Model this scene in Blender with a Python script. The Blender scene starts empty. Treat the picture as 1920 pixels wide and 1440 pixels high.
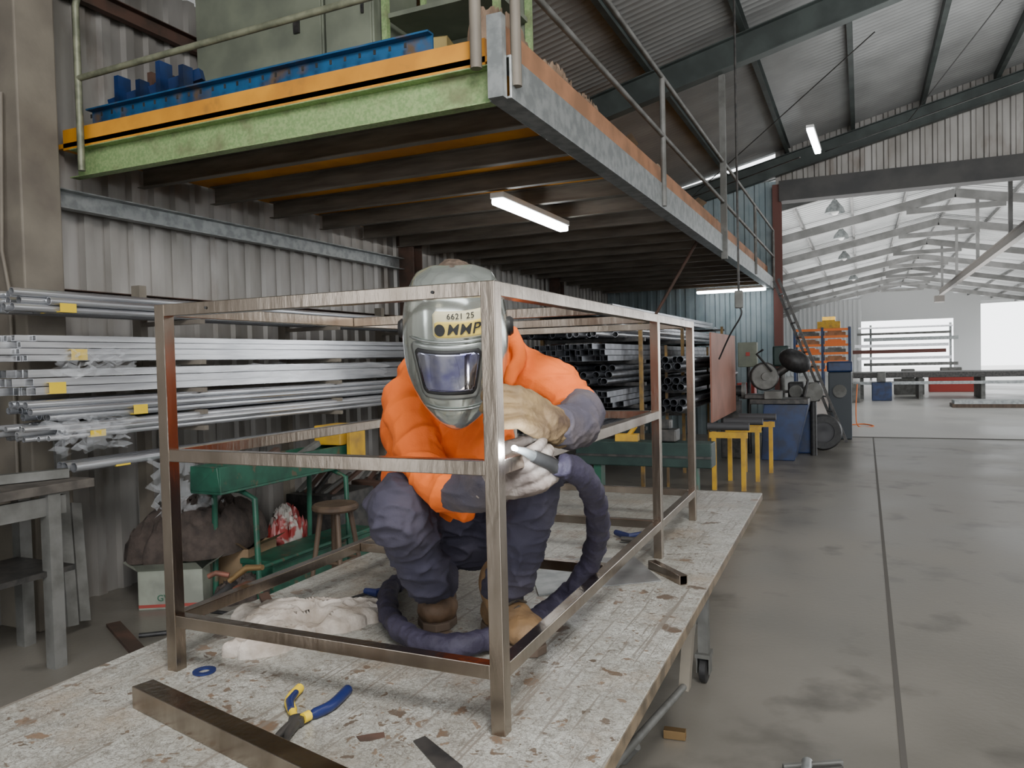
import bpy, bmesh, math, random
from mathutils import Vector, Matrix, noise
R=math.radians; PI=math.pi; sin=math.sin; cos=math.cos
V=Vector
COL=bpy.context.scene.collection
random.seed(7)
# ---------------------------------------------------------------- camera
F=1440.0; yw=R(24.5); pt=R(-1.7); ro=R(1.4)
CAM=V((0,0,1.6))
fw=V((-sin(yw)*cos(pt),cos(yw)*cos(pt),sin(pt))); rt=V((cos(yw),sin(yw),0)); up=rt.cross(fw)
rt2=rt*cos(ro)-up*sin(ro); up2=up*cos(ro)+rt*sin(ro)
cd=bpy.data.cameras.new('camera'); cam=bpy.data.objects.new('camera',cd); COL.objects.link(cam)
cd.sensor_width=36; cd.lens=27; cd.clip_start=.02; cd.clip_end=300
m=Matrix.Identity(4)
for i,a in enumerate((rt2,up2,-fw)):
    for j in range(3): m[j][i]=a[j]
for j in range(3): m[j][3]=CAM[j]
cam.matrix_world=m
bpy.context.scene.camera=cam
def ray(px,py): return fw+rt2*((px-960)/F)+up2*((720-py)/F)
def PT(px,py,t): return CAM+ray(px,py)*t
def PZ(px,py,z):
    d=ray(px,py); return CAM+d*((z-1.6)/d.z)
def PX(px,py,x):
    d=ray(px,py); return CAM+d*(x/d.x)
def PY(px,py,y):
    d=ray(px,py); return CAM+d*(y/d.y)
# ---------------------------------------------------------------- materials
def M(name,col,rough=.5,metal=0,col2=None,scale=5,fac=(.4,.6),bump=0,bscale=40,emit=0,stretch=None,alpha=1,trans=0,rough2=None,col3=None,scale3=20,fac3=(.6,.66)):
    mt=bpy.data.materials.new(name); mt.use_nodes=True; nt=mt.node_tree; N=nt.nodes; L=nt.links
    b=N['Principled BSDF']; b.inputs['Base Color'].default_value=(*col,1)
    b.inputs['Roughness'].default_value=rough; b.inputs['Metallic'].default_value=metal
    if alpha<1: b.inputs['Alpha'].default_value=alpha
    if trans: b.inputs['Transmission Weight'].default_value=trans
    if emit:
        b.inputs['Emission Color'].default_value=(*col,1); b.inputs['Emission Strength'].default_value=emit
    tc=N.new('ShaderNodeTexCoord'); mp=N.new('ShaderNodeMapping'); L.new(tc.outputs['Object'],mp.inputs[0])
    if stretch: mp.inputs['Scale'].default_value=stretch
    def nz(sc,det=5):
        n=N.new('ShaderNodeTexNoise'); n.inputs['Scale'].default_value=sc; n.inputs['Detail'].default_value=det; L.new(mp.outputs[0],n.inputs['Vector']); return n
    def rmp(src,a,c,c0,c1):
        r=N.new('ShaderNodeValToRGB'); r.color_ramp.elements[0].position=a; r.color_ramp.elements[1].position=c
        r.color_ramp.elements[0].color=(*c0,1); r.color_ramp.elements[1].color=(*c1,1); L.new(src,r.inputs[0]); return r
    out=None
    if col2:
        n=nz(scale); r=rmp(n.outputs['Fac'],fac[0],fac[1],col,col2); out=r.outputs[0]
        if rough2 is not None:
            rr=N.new('ShaderNodeMapRange'); rr.inputs[1].default_value=fac[0]; rr.inputs[2].default_value=fac[1]
            rr.inputs[3].default_value=rough; rr.inputs[4].default_value=rough2
            L.new(n.outputs['Fac'],rr.inputs[0]); L.new(rr.outputs[0],b.inputs['Roughness'])
    if col3:
        n=nz(scale3); r=rmp(n.outputs['Fac'],fac3[0],fac3[1],(0,0,0),(1,1,1))
        mx=N.new('ShaderNodeMix'); mx.data_type='RGBA'; L.new(r.outputs[0],mx.inputs[0])
        if out: L.new(out,mx.inputs[6])
        else: mx.inputs[6].default_value=(*col,1)
        mx.inputs[7].default_value=(*col3,1); out=mx.outputs[2]
    if out: L.new(out,b.inputs['Base Color'])
    if bump:
        n=nz(bscale,6); bp=N.new('ShaderNodeBump'); bp.inputs['Strength'].default_value=bump; bp.inputs['Distance'].default_value=.01
        L.new(n.outputs['Fac'],bp.inputs['Height']); L.new(bp.outputs[0],b.inputs['Normal'])
    return mt
steel=M('brushed_steel',(.44,.38,.32),.25,1,(.29,.245,.20),9,(.35,.65),.1,60,stretch=(1,1,.25),col3=(.17,.10,.065),scale3=4,fac3=(.56,.78))
galv=M('galvanised',(.40,.42,.42),.42,.6,(.27,.29,.29),14,(.4,.6))
galvd=M('dull_galvanised',(.19,.19,.18),.6,.3,(.12,.12,.11),6,(.4,.6))
galvgreen=M('green_zinc',(.33,.44,.20),.5,.1,(.22,.34,.14),60,(.4,.6),col3=(.18,.19,.10),scale3=5,fac3=(.5,.7))
railgreen=M('paint_flecked_pipe',(.25,.26,.18),.55,.3,(.15,.16,.11),12)
joistm=M('joist_steel',(.22,.20,.17),.6,.2,(.13,.115,.095),6,(.35,.65),stretch=(.4,1,3))
yellowboard=M('yellow_board',(.74,.32,.025),.6,0,(.56,.23,.025),3,(.4,.6),col3=(.3,.15,.04),scale3=6,fac3=(.6,.8))
yellow=M('yellow_paint',(.60,.35,.02),.5,0,(.34,.2,.04),8,(.45,.75))
ochre=M('ochre_post',(.26,.155,.04),.6,0,(.12,.08,.04),8)
ytape=M('yellow_tape',(.80,.56,.02),.4)
blue=M('blue_paint',(.015,.10,.23),.5,0,(.012,.05,.12),6,(.4,.7),col3=(.11,.075,.05),scale3=7,fac3=(.55,.7))
bluem=M('machine_blue',(.008,.032,.12),.4,0,(.008,.02,.06),6)
green=M('green_paint',(.02,.10,.062),.5,0,(.012,.055,.036),8,(.4,.7),col3=(.10,.08,.05),scale3=12)
greend=M('dark_green_paint',(.02,.045,.038),.5,0,(.012,.03,.026),8)
cabg=M('cabinet_grey_green',(.20,.22,.165),.55,0,(.14,.155,.12),3)
wallm=M('zinc_sheet',(.40,.385,.365),.42,.4,(.25,.235,.215),2.2,(.35,.65),stretch=(1,1,.35),col3=(.14,.105,.08),scale3=3,fac3=(.58,.8))
wallblue=M('pale_blue_sheet',(.28,.34,.36),.5,.2,(.20,.26,.28),1.5)
roofm=M('roof_sheet',(.36,.365,.36),.45,.35,(.23,.235,.23),1.2,(.3,.7))
roof2=M('roof_sheet_pale',(.42,.43,.43),.5,.05,(.31,.32,.32),.6)
rafm=M('rafter_green',(.06,.075,.07),.55,.1,(.038,.048,.045),3)
raf2=M('rafter_grey',(.19,.19,.185),.55,.1,(.13,.13,.125),2)
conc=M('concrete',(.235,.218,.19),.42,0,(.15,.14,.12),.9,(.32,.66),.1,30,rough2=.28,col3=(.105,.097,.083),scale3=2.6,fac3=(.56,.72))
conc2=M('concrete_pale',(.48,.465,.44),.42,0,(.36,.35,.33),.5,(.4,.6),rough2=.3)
jointm=M('joint_filler',(.10,.092,.082),.7)
paintbeige=M('aged_beige',(.23,.205,.165),.65,.1,(.14,.12,.10),3,(.35,.7),.15,25)
brown=M('rust_brown',(.10,.055,.04),.7,.1,(.06,.04,.03),6)
redbrown=M('red_oxide',(.12,.04,.03),.6)
plybrown=M('brown_board',(.42,.20,.10),.7,0,(.28,.14,.07),4)
pinkboard=M('pink_board',(.38,.17,.12),.6,0,(.29,.13,.09),2)
card=M('cardboard',(.30,.20,.115),.8,0,(.2,.14,.08),3)
paper=M('wrapping_paper',(.30,.21,.14),.8,0,(.19,.13,.09),6,bump=.5,bscale=8)
black=M('black_rubber',(.015,.015,.016),.5,0,(.03,.03,.03),20)
dark=M('dark_steel',(.05,.05,.05),.45,.6,(.09,.085,.08),15)
header=M('header_steel',(.045,.045,.045),.6,.1,(.07,.068,.065),2)
alu=M('bright_aluminium',(.70,.71,.73),.26,.7,(.46,.47,.49),6,(.4,.6),stretch=(4,.3,4))
zincp=M('zinc_pipe',(.64,.66,.69),.24,.7,(.42,.43,.46),5,stretch=(4,.3,4))
dpipe=M('dull_pipe',(.17,.18,.2),.4,.7,(.09,.095,.11),8)
white=M('white_paint',(.8,.8,.78),.5)
whitebox=M('printed_box',(.27,.29,.24),.6,0,(.19,.2,.17),5)
orangem=M('orange_paint',(.85,.2,.03),.5)
shirtm=M('orange_cotton',(.90,.17,.014),.85,0,(.70,.115,.01),6,(.35,.7),.15,200,col3=(.45,.09,.015),scale3=5,fac3=(.62,.82))
navy=M('navy_drill',(.030,.028,.048),.9,0,(.056,.050,.071),5,(.38,.68),.15,200)
hosem=M('navy_hose_cover',(.022,.018,.038),.7,0,(.038,.033,.06),14,(.4,.6),.3,90)
cuffm=M('grey_blue_sleeve',(.070,.064,.086),.9,0,(.14,.115,.108),7,(.4,.65),.2,160)
leather=M('worn_leather',(.30,.205,.095),.75,0,(.18,.12,.06),14,(.35,.65),.3,90,col3=(.08,.05,.033),scale3=9,fac3=(.5,.7))
leatherw=M('pale_leather',(.34,.30,.265),.75,0,(.21,.17,.145),14,(.35,.65),.3,90,col3=(.10,.075,.065),scale3=9,fac3=(.5,.7))
bootm=M('brown_boot',(.12,.07,.038),.7,0,(.07,.042,.025),12,(.4,.6),.3,60)
bootm2=M('sand_boot',(.22,.13,.058),.7,0,(.14,.085,.042),12,(.4,.6),.3,60)
sole=M('boot_sole',(.10,.07,.05),.8)
skin=M('skin',(.55,.32,.22),.55)
hairm=M('dark_hair',(.05,.035,.025),.7,0,(.1,.07,.05),60,bump=.6,bscale=90)
silver=M('silver_shell',(.57,.61,.57),.15,.8,(.50,.54,.50),4)
silverd=M('silver_groove',(.34,.36,.345),.3,.7)
lensm=M('lens',(.16,.16,.40),.04,.95,(.56,.58,.66),9,(.42,.62))  # pale mottling in the colour stands in for reflections on the lens
ragm=M('dirty_rag',(.50,.45,.40),.95,0,(.30,.255,.21),14,(.4,.65),.4,90)
blanket=M('brown_blanket',(.07,.053,.045),.95,0,(.038,.03,.026),14,(.4,.65),.7,60)
plastic=M('clear_plastic',(.75,.78,.82),.12,0,alpha=.2,bump=.8,bscale=14)
redm=M('red_paint',(.35,.04,.03),.5)
brass=M('brass',(.26,.17,.08),.5,.8)
copperd=M('dull_copper',(.16,.06,.04),.6,.4,(.09,.045,.03),20)
wood=M('old_dark_wood',(.07,.045,.03),.55,0,(.11,.075,.05),12,stretch=(1,1,.2))
rubber=M('grey_rubber',(.06,.06,.065),.6)
diff=M('tube_light',(.93,.97,1),.4,emit=18)
diff2=M('weld_glow',(.9,.95,1),.4,emit=60)
copper=M('dull_plate',(.30,.31,.31),.4,.5,(.22,.22,.22),7)
def tabletop_mat():
    mt=bpy.data.materials.new('scarred_white_paint'); mt.use_nodes=True; nt=mt.node_tree; N=nt.nodes; L=nt.links; b=N['Principled BSDF']
    tc=N.new('ShaderNodeTexCoord')
    def noi(sc,det=5,rough=.6,vec=None):
        n=N.new('ShaderNodeTexNoise'); n.inputs['Scale'].default_value=sc; n.inputs['Detail'].default_value=det; n.inputs['Roughness'].default_value=rough
        L.new(vec or tc.outputs['Object'],n.inputs['Vector']); return n
    def ramp(src,a,c,c0,c1):
        r=N.new('ShaderNodeValToRGB'); r.color_ramp.elements[0].position=a; r.color_ramp.elements[1].position=c
        r.color_ramp.elements[0].color=(*c0,1); r.color_ramp.elements[1].color=(*c1,1); L.new(src,r.inputs[0]); return r.outputs[0]
    def mix(f,a,c):
        x=N.new('ShaderNodeMix'); x.data_type='RGBA'
        if isinstance(f,float): x.inputs[0].default_value=f
        else: L.new(f,x.inputs[0])
        L.new(a,x.inputs[6])
        if isinstance(c,tuple): x.inputs[7].default_value=(*c,1)
        else: L.new(c,x.inputs[7])
        return x.outputs[2]
    base=ramp(noi(2.2,9,.7).outputs['Fac'],.36,.64,(.58,.59,.55),(.31,.31,.275))
    base=mix(ramp(noi(12,9,.8).outputs['Fac'],.44,.62,(0,0,0),(.65,.65,.65)),base,(.25,.235,.20))
    base=mix(ramp(noi(60,9,.9).outputs['Fac'],.49,.58,(0,0,0),(.75,.75,.75)),base,(.18,.17,.15))
    base=mix(ramp(noi(3.3,6,.6).outputs['Fac'],.54,.70,(0,0,0),(.6,.6,.6)),base,(.30,.22,.14))
    dn=noi(9,5); ad=N.new('ShaderNodeMix'); ad.data_type='RGBA'; ad.blend_type='LINEAR_LIGHT'; ad.inputs[0].default_value=.09
    L.new(tc.outputs['Object'],ad.inputs[6]); L.new(dn.outputs['Color'],ad.inputs[7]); dv=ad.outputs[2]
    def spots(sc,thr,col,inp,pw=4,soft=.06):
        v=N.new('ShaderNodeTexVoronoi'); v.inputs['Scale'].default_value=sc; L.new(dv,v.inputs['Vector'])
        sp=N.new('ShaderNodeSeparateColor'); L.new(v.outputs['Color'],sp.inputs[0])
        mu=N.new('ShaderNodeMath'); mu.operation='POWER'; L.new(sp.outputs[0],mu.inputs[0]); mu.inputs[1].default_value=pw
        m2=N.new('ShaderNodeMath'); m2.operation='MULTIPLY'; L.new(mu.outputs[0],m2.inputs[0]); m2.inputs[1].default_value=thr
        sb=N.new('ShaderNodeMath'); sb.operation='SUBTRACT'; L.new(m2.outputs[0],sb.inputs[0]); L.new(v.outputs['Distance'],sb.inputs[1])
        r=ramp(sb.outputs[0],0,soft,(0,0,0),(1,1,1))
        c1=N.new('ShaderNodeMix'); c1.data_type='RGBA'; L.new(sp.outputs[1],c1.inputs[0]); c1.inputs[6].default_value=(*col,1); c1.inputs[7].default_value=(col[0]*2.4,col[1]*2.2,col[2]*2.,1)
        return mix(r,inp,c1.outputs[2])
    c=spots(6,.34,(.085,.06,.042),base,4.5,.05)
    c=spots(14,.40,(.09,.066,.048),c,3.6,.05)
    c=spots(38,.46,(.10,.078,.06),c,2.8,.06)
    c=mix(ramp(noi(9,9,.72,dv).outputs['Fac'],.63,.66,(0,0,0),(1,1,1)),c,(.17,.11,.065))
    for sc,w_,k in ((20,.035,.75),(46,.06,.65),(100,.08,.5)):
        v=N.new('ShaderNodeTexVoronoi'); v.feature='DISTANCE_TO_EDGE'; v.inputs['Scale'].default_value=sc; L.new(dv,v.inputs['Vector'])
        r=ramp(v.outputs['Distance'],0,w_,(k,k,k),(0,0,0)); c=mix(r,c,(.13,.115,.095))
    for ang,sx in ((.5,(60,2,1)),(2.0,(55,2.2,1)),(1.1,(80,3,1)),(2.7,(70,2,1))):
        mp=N.new('ShaderNodeMapping'); mp.inputs['Rotation'].default_value=(0,0,ang); mp.inputs['Scale'].default_value=sx; L.new(tc.outputs['Object'],mp.inputs[0])
        c=mix(ramp(noi(1,2,.5,mp.outputs[0]).outputs['Fac'],.65,.69,(0,0,0),(.8,.8,.8)),c,(.18,.16,.135))
    ge=N.new('ShaderNodeNewGeometry'); sx=N.new('ShaderNodeSeparateXYZ'); L.new(ge.outputs['Normal'],sx.inputs[0])
    lt=N.new('ShaderNodeMath'); lt.operation='LESS_THAN'; L.new(sx.outputs[2],lt.inputs[0]); lt.inputs[1].default_value=.6
    edge=ramp(noi(14,6).outputs['Fac'],.4,.6,(.22,.165,.105),(.09,.07,.045))
    c=mix(lt.outputs[0],c,edge)
    L.new(c,b.inputs['Base Color']); b.inputs['Roughness'].default_value=.32
    bp=N.new('ShaderNodeBump'); bp.inputs['Strength'].default_value=.3; bp.inputs['Distance'].default_value=.004
    L.new(noi(35,8).outputs['Fac'],bp.inputs['Height']); L.new(bp.outputs[0],b.inputs['Normal'])
    return mt
topm=tabletop_mat()
# ---------------------------------------------------------------- builder
ORG={}
class MB:
    def __init__(s): s.v=[]; s.f=[]
    def add(s,vs,fs):
        n=len(s.v); s.v+=[V(v) for v in vs]; s.f+=[tuple(i+n for i in f) for f in fs]; return s
    def box(s,x0,x1,y0,y1,z0,z1):
        return s.add([(x0,y0,z0),(x1,y0,z0),(x1,y1,z0),(x0,y1,z0),(x0,y0,z1),(x1,y0,z1),(x1,y1,z1),(x0,y1,z1)],
                     [(0,3,2,1),(4,5,6,7),(0,1,5,4),(1,2,6,5),(2,3,7,6),(3,0,4,7)])
    def fr(s,p,q,u):
        p=V(p);q=V(q); d=(q-p).normalized(); sd=d.cross(V(u))
        if sd.length<1e-3: sd=d.cross(V((0,1,0)))
        if sd.length<1e-3: sd=d.cross(V((1,0,0)))
        sd.normalize(); return p,q,sd,sd.cross(d)
    def prism(s,prof,p,q,up=(0,0,1)):
        p,q,sd,u=s.fr(p,q,up); n=len(prof)
        vs=[p+sd*a+u*b for a,b in prof]+[q+sd*a+u*b for a,b in prof]
        return s.add(vs,[(i,(i+1)%n,(i+1)%n+n,i+n) for i in range(n)]+[tuple(reversed(range(n))),tuple(range(n,2*n))])
    def bar(s,p,q,w,h,up=(0,0,1)):
        return s.prism([(-w/2,-h/2),(w/2,-h/2),(w/2,h/2),(-w/2,h/2)],p,q,up)
    def cee(s,p,q,w,h,t=.006,up=(0,0,1),flip=1):
        f=flip
        return s.prism([(f*a,b) for a,b in ((-w/2,-h/2),(w/2,-h/2),(w/2,-h/2+t),(-w/2+t,-h/2+t),(-w/2+t,h/2-t),(w/2,h/2-t),(w/2,h/2),(-w/2,h/2))],p,q,up)
    def ibeam(s,p,q,w,h,t=.012,up=(0,0,1)):
        a=w/2;b=h/2;k=t/2
        return s.prism([(-a,-b),(a,-b),(a,-b+t),(k,-b+t),(k,b-t),(a,b-t),(a,b),(-a,b),(-a,b-t),(-k,b-t),(-k,-b+t),(-a,-b+t)],p,q,up)
    def hollow(s,p,q,o,i,up=(0,0,1)):
        p,q,sd,u=s.fr(p,q,up); n=len(o)
        vs=[P+sd*a+u*b for P in (p,q) for pr in (o,i) for a,b in pr]
        fs=[]
        for k in range(n):
            k2=(k+1)%n
            fs+=[(k,k2,2*n+k2,2*n+k),(n+k,3*n+k,3*n+k2,n+k2),(k,n+k,n+k2,k2),(2*n+k,2*n+k2,3*n+k2,3*n+k)]
        return s.add(vs,fs)
    def sqt(s,p,q,w,h=None,t=.003,up=(0,0,1)):
        h=h or w
        f=lambda a,b:[(-a,-b),(a,-b),(a,b),(-a,b)]
        return s.hollow(p,q,f(w/2,h/2),f(w/2-t,h/2-t),up)
    def pipe(s,p,q,r,t=.003,n=14):
        f=lambda r:[(r*cos(2*PI*k/n),r*sin(2*PI*k/n)) for k in range(n)]
        return s.hollow(p,q,f(r),f(r-t))
    def cyl(s,p,q,r,n=16,r2=None):
        return s.tube([p,q],[r,r if r2 is None else r2],n)
    def tube(s,pts,r,n=10,cap=True):
        pts=[V(p) for p in pts]; rs=r if isinstance(r,(list,tuple)) else [r]*len(pts)
        vs=[];fs=[]; prev=None
        for i,p in enumerate(pts):
            d=(pts[min(i+1,len(pts)-1)]-pts[max(i-1,0)]).normalized()
            if prev is None:
                a=d.cross(V((0,0,1)));
                if a.length<.01: a=d.cross(V((1,0,0)))
            else: a=prev-d*prev.dot(d)
            a.normalize(); prev=a; b=d.cross(a)
            vs+=[p+(a*cos(2*PI*k/n)+b*sin(2*PI*k/n))*rs[i] for k in range(n)]
        for i in range(len(pts)-1):
            for k in range(n):
                k2=(k+1)%n; fs.append((i*n+k,i*n+k2,(i+1)*n+k2,(i+1)*n+k))
        if cap: fs+=[tuple(reversed(range(n))),tuple(range((len(pts)-1)*n,len(pts)*n))]
        return s.add(vs,fs)
    def ell(s,c,rx,ry=None,rz=None,M_=None,n=16,m=10):
        ry=ry or rx; rz=rz or rx; c=V(c); vs=[];fs=[]
        for i in range(m+1):
            th=PI*i/m
            for k in range(n):
                ph=2*PI*k/n; v=V((rx*sin(th)*cos(ph),ry*sin(th)*sin(ph),rz*cos(th)))
                if M_: v=M_@v
                vs.append(c+v)
        for i in range(m):
            for k in range(n):
                k2=(k+1)%n; fs.append((i*n+k,(i+1)*n+k,(i+1)*n+k2,i*n+k2))
        return s.add(vs,fs)
    def lathe(s,prof,c,axis=(0,0,1),n=24):
        ax=V(axis).normalized(); a=ax.cross(V((0,0,1)))
        if a.length<.01: a=V((1,0,0))
        a.normalize(); b=ax.cross(a); c=V(c); vs=[];fs=[]
        for r,z in prof: vs+=[c+ax*z+(a*cos(2*PI*k/n)+b*sin(2*PI*k/n))*max(r,1e-5) for k in range(n)]
        for i in range(len(prof)-1):
            for k in range(n):
                k2=(k+1)%n; fs.append((i*n+k,i*n+k2,(i+1)*n+k2,(i+1)*n+k))
        return s.add(vs,fs)
    def chain(s,pts,rs,n=14):
        s.tube(spline(pts,4),splr(rs,4),n)
        for p,r in zip(pts,rs): s.ell(p,r*1.0,n=n,m=8)
        return s
    def tr(s,Mx): s.v=[Mx@v for v in s.v]; return s
    def build(s,name,mat,parent=None,smooth=False,bevel=0,origin=None,merge=True):
        me=bpy.data.meshes.new(name)
        if parent is not None: o0=ORG[parent.name]
        elif origin is not None: o0=V(origin)
        else:
            xs=[v.x for v in s.v];ys=[v.y for v in s.v];zs=[v.z for v in s.v]
            o0=V(((min(xs)+max(xs))/2,(min(ys)+max(ys))/2,min(zs)))
        me.from_pydata([v-o0 for v in s.v],[],s.f)
        bm=bmesh.new(); bm.from_mesh(me)
        if merge: bmesh.ops.remove_doubles(bm,verts=bm.verts,dist=1e-6)
        bmesh.ops.recalc_face_normals(bm,faces=bm.faces)
        if smooth:
            for f in bm.faces: f.smooth=True
            for e in bm.edges:
                if len(e.link_faces)==2 and e.calc_face_angle(0)>R(40): e.smooth=False
        bm.to_mesh(me); bm.free()
        me.materials.append(mat); o=bpy.data.objects.new(name,me); COL.objects.link(o)
        if parent is not None: o.parent=parent
        else: o.location=o0
        ORG[o.name]=o0
        if bevel:
            b=o.modifiers.new('bevel','BEVEL'); b.width=bevel; b.segments=2; b.limit_method='ANGLE'; b.angle_limit=R(40)
        return o
def spline(P,k=6):
    P=[V(p) for p in P]; out=[]
    for i in range(len(P)-1):
        p0=P[max(i-1,0)];p1=P[i];p2=P[i+1];p3=P[min(i+2,len(P)-1)]
        for j in range(k):
            t=j/k; out.append(.5*((2*p1)+(p2-p0)*t+(2*p0-5*p1+4*p2-p3)*t*t+(3*p1-p0-3*p2+p3)*t**3))
    out.append(P[-1]); return out
def splr(r,k):
    o=[]
    for i in range(len(r)-1): o+=[r[i]+(r[i+1]-r[i])*j/k for j in range(k)]
    return o+[r[-1]]
def thing(name,label,cat,loc=(0,0,0),group=None):
    o=bpy.data.objects.new(name,None); COL.objects.link(o); o.location=loc; o.empty_display_size=.1
    o['label']=label; o['category']=cat
    if group: o['group']=group
    ORG[o.name]=V(loc); return o
def tag(o,label,cat,group=None,kind=None):
    o['label']=label; o['category']=cat
    if group: o['group']=group
    if kind: o['kind']=kind
    return o
def struct(o): o['kind']='structure'; return o
def organic(name,mb,mat,parent,vox=.009,sm=4,fold=0,ff=9,dirn=(0,0,1),st=.35,seed=0,broad=.6,wid=3.2):
    o=mb.build(name+'_tmp',mat,None,origin=(0,0,0),merge=False)
    r=o.modifiers.new('r','REMESH'); r.mode='VOXEL'; r.voxel_size=vox; r.use_smooth_shade=True
    s=o.modifiers.new('s','SMOOTH'); s.iterations=sm; s.factor=.5
    bpy.context.view_layer.update()
    me=bpy.data.meshes.new_from_object(o.evaluated_get(bpy.context.evaluated_depsgraph_get()))
    bpy.data.objects.remove(o)
    d=V(dirn).normalized(); ns=[v.normal.copy() for v in me.vertices]
    o0=ORG[parent.name] if parent is not None else V((0,0,0))
    for v,n in zip(me.vertices,ns):
        p=v.co.copy()
        if fold:
            q=(p-d*p.dot(d)*(1-st))*ff+V((seed*3.1,seed,0))
            w=V((noise.noise(q*.5),noise.noise(q*.5+V((7,1,3))),noise.noise(q*.5+V((2,9,5)))))*.9
            a=max(0,1-abs(noise.noise(q+w))*wid)**1.5
            a2=max(0,1-abs(noise.noise(q*1.9-w+V((4,4,4))))*wid)**1.5
            a3=max(0,1-abs(noise.noise(q*3.3+w+V((9,2,4))))*wid*.8)**1.5
            b=noise.noise(q*.7+w)
            p=p+n*fold*(a*.8+a2*.4+a3*.14+b*broad-.4)
        v.co=p-o0
    for f in me.polygons: f.use_smooth=True
    me.materials.clear(); me.materials.append(mat)
    ob=bpy.data.objects.new(name,me); COL.objects.link(ob)
    if parent is not None: ob.parent=parent
    ORG[ob.name]=o0
    return ob
def corr(mb,o,u,lu,v,lv,n,pitch=.2,dep=.03,prof=((0,0),(.45,0),(.55,1),(.9,1))):
    o=V(o);u=V(u).normalized();v=V(v).normalized();n=V(n).normalized()
    cnt=int(lu/pitch); vs=[];fs=[]
    pts=[]
    for i in range(cnt):
        for a,b in prof: pts.append(((i+a)*pitch,b*dep))
    pts.append((lu,0))
    for a,b in pts: vs+=[o+u*a+n*b,o+u*a+n*b+v*lv]
    for i in range(len(pts)-1): fs.append((2*i,2*i+2,2*i+3,2*i+1))
    return mb.add(vs,fs)
def text_mesh(body,size,bold=0,space=1):
    c=bpy.data.curves.new('t','FONT'); c.body=body; c.size=size; c.align_x='CENTER'; c.align_y='CENTER'; c.extrude=0; c.resolution_u=3; c.offset=bold; c.space_character=space
    o=bpy.data.objects.new('t',c); COL.objects.link(o); bpy.context.view_layer.update()
    me=bpy.data.meshes.new_from_object(o.evaluated_get(bpy.context.evaluated_depsgraph_get()))
    vs=[v.co.copy() for v in me.vertices]; fs=[tuple(p.vertices) for p in me.polygons]
    bpy.data.objects.remove(o); return vs,fs
def heap(c,rx,ry,h,rot=0,seed=0,amp=.3,n=60,m=22,fq=3.0,flat=.6):
    mb=MB(); c=V(c); vs=[];fs=[]
    for i in range(m+1):
        th=PI/2*i/m
        for k in range(n):
            ph=2*PI*k/n; e=1+.28*noise.noise(V((cos(ph)*1.6+seed,sin(ph)*1.6,seed*.7)))+.08*noise.noise(V((cos(ph)*5+seed,sin(ph)*5,2)))
            x=rx*sin(th)*cos(ph)*e; y=ry*sin(th)*sin(ph)*e
            q=V((x*fq/rx,y*fq/ry,seed)); w=1-abs(noise.noise(q+V((noise.noise(q),noise.noise(q*1.3),0))))*2
            z=h*(max(0,cos(th))**flat)*(1-amp+amp*w)+ (.004 if i<m else 0)
            v=Matrix.Rotation(rot,3,'Z')@V((x,y,max(z,0))); vs.append(c+v)
    for i in range(m):
        for k in range(n): fs.append((i*n+k,(i+1)*n+k,(i+1)*n+(k+1)%n,i*n+(k+1)%n))
    fs.append(tuple(m*n+k for k in range(n)))
    mb.add(vs,fs); return mb
def light(name,typ,loc,tgt,e,size=1,col=(1,1,1),sy=None):
    l=bpy.data.lights.new(name,typ); l.energy=e; l.color=col
    if typ=='AREA':
        l.size=size
        if sy: l.shape='RECTANGLE'; l.size_y=sy
    elif typ=='POINT': l.shadow_soft_size=size
    o=bpy.data.objects.new(name,l); COL.objects.link(o); o.location=loc
    o.rotation_euler=(V(tgt)-V(loc)).to_track_quat('-Z','Y').to_euler(); return o
# ---------------------------------------------------------------- shell
struct(MB().box(-8,40,-15,16,-.2,0).build('floor',conc))
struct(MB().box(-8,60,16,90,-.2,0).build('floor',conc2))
struct(MB().bar((.11,-3,.0),(.185,16,.0),.024,.005).build('trim_1',jointm))
struct(MB().box(-1.4,9,15.9,15.97,0,.008).build('trim_2',jointm))
wl=struct(corr(MB(),(-5,-4,0),(0,1,0),20,(0,0,1),4.6,(1,0,0),.2,.035).build('wall_left',wallm))
MB().box(-5,-4.62,3.04,3.30,0,4.2).build('column',paintbeige,wl,bevel=.01)
MB().ibeam((-4.86,2.35,0),(-4.86,2.35,4.2),.2,.2,up=(0,1,0)).build('column',paintbeige,wl)
MB().ibeam((-4.8,7.75,0),(-4.8,7.75,4.2),.2,.2,up=(0,1,0)).build('column',brown,wl)
MB().ibeam((-4.8,12.5,0),(-4.8,12.5,4.2),.2,.2,up=(0,1,0)).build('column',brown,wl)
for z in (2.1,4.22): MB().cee((-4.9,-2,z),(-4.9,16,z),.06,.12).build('girt',brown,wl)
MB().tube([(-4.72,3.01,.0),(-4.72,3.01,2.1),(-4.76,3.0,2.35),(-4.72,3.01,3.3)],.012).build('conduit',paintbeige,wl,True)
wb=struct(corr(MB(),(-5,16,0),(1,0,0),3.5,(0,0,1),5,(0,-1,0),.2,.03).build('wall_back',wallblue))
g=MB()
for i in range(48):
    x0=-1.5+i*.2; xs=[x0,x0+.1,x0+.12,x0+.18,x0+.2]; ds=[0,0,.03,.03,0]
    zt=lambda x: 5.6+.24*(x+1.54) if x<4 else 5.6+.24*5.54-.24*(x-4)
    for k in range(4):
        a,b=xs[k],xs[k+1]
        g.add([(a,16-ds[k],4.9),(b,16-ds[k+1],4.9),(b,16-ds[k+1],zt(b)),(a,16-ds[k],zt(a))],[(0,1,2,3)])
g.build('gable_cladding',wallm,wb)
MB().box(-1.42,8.1,15.75,16.1,4.56,4.95).build('door_header',header,wb)
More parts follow.
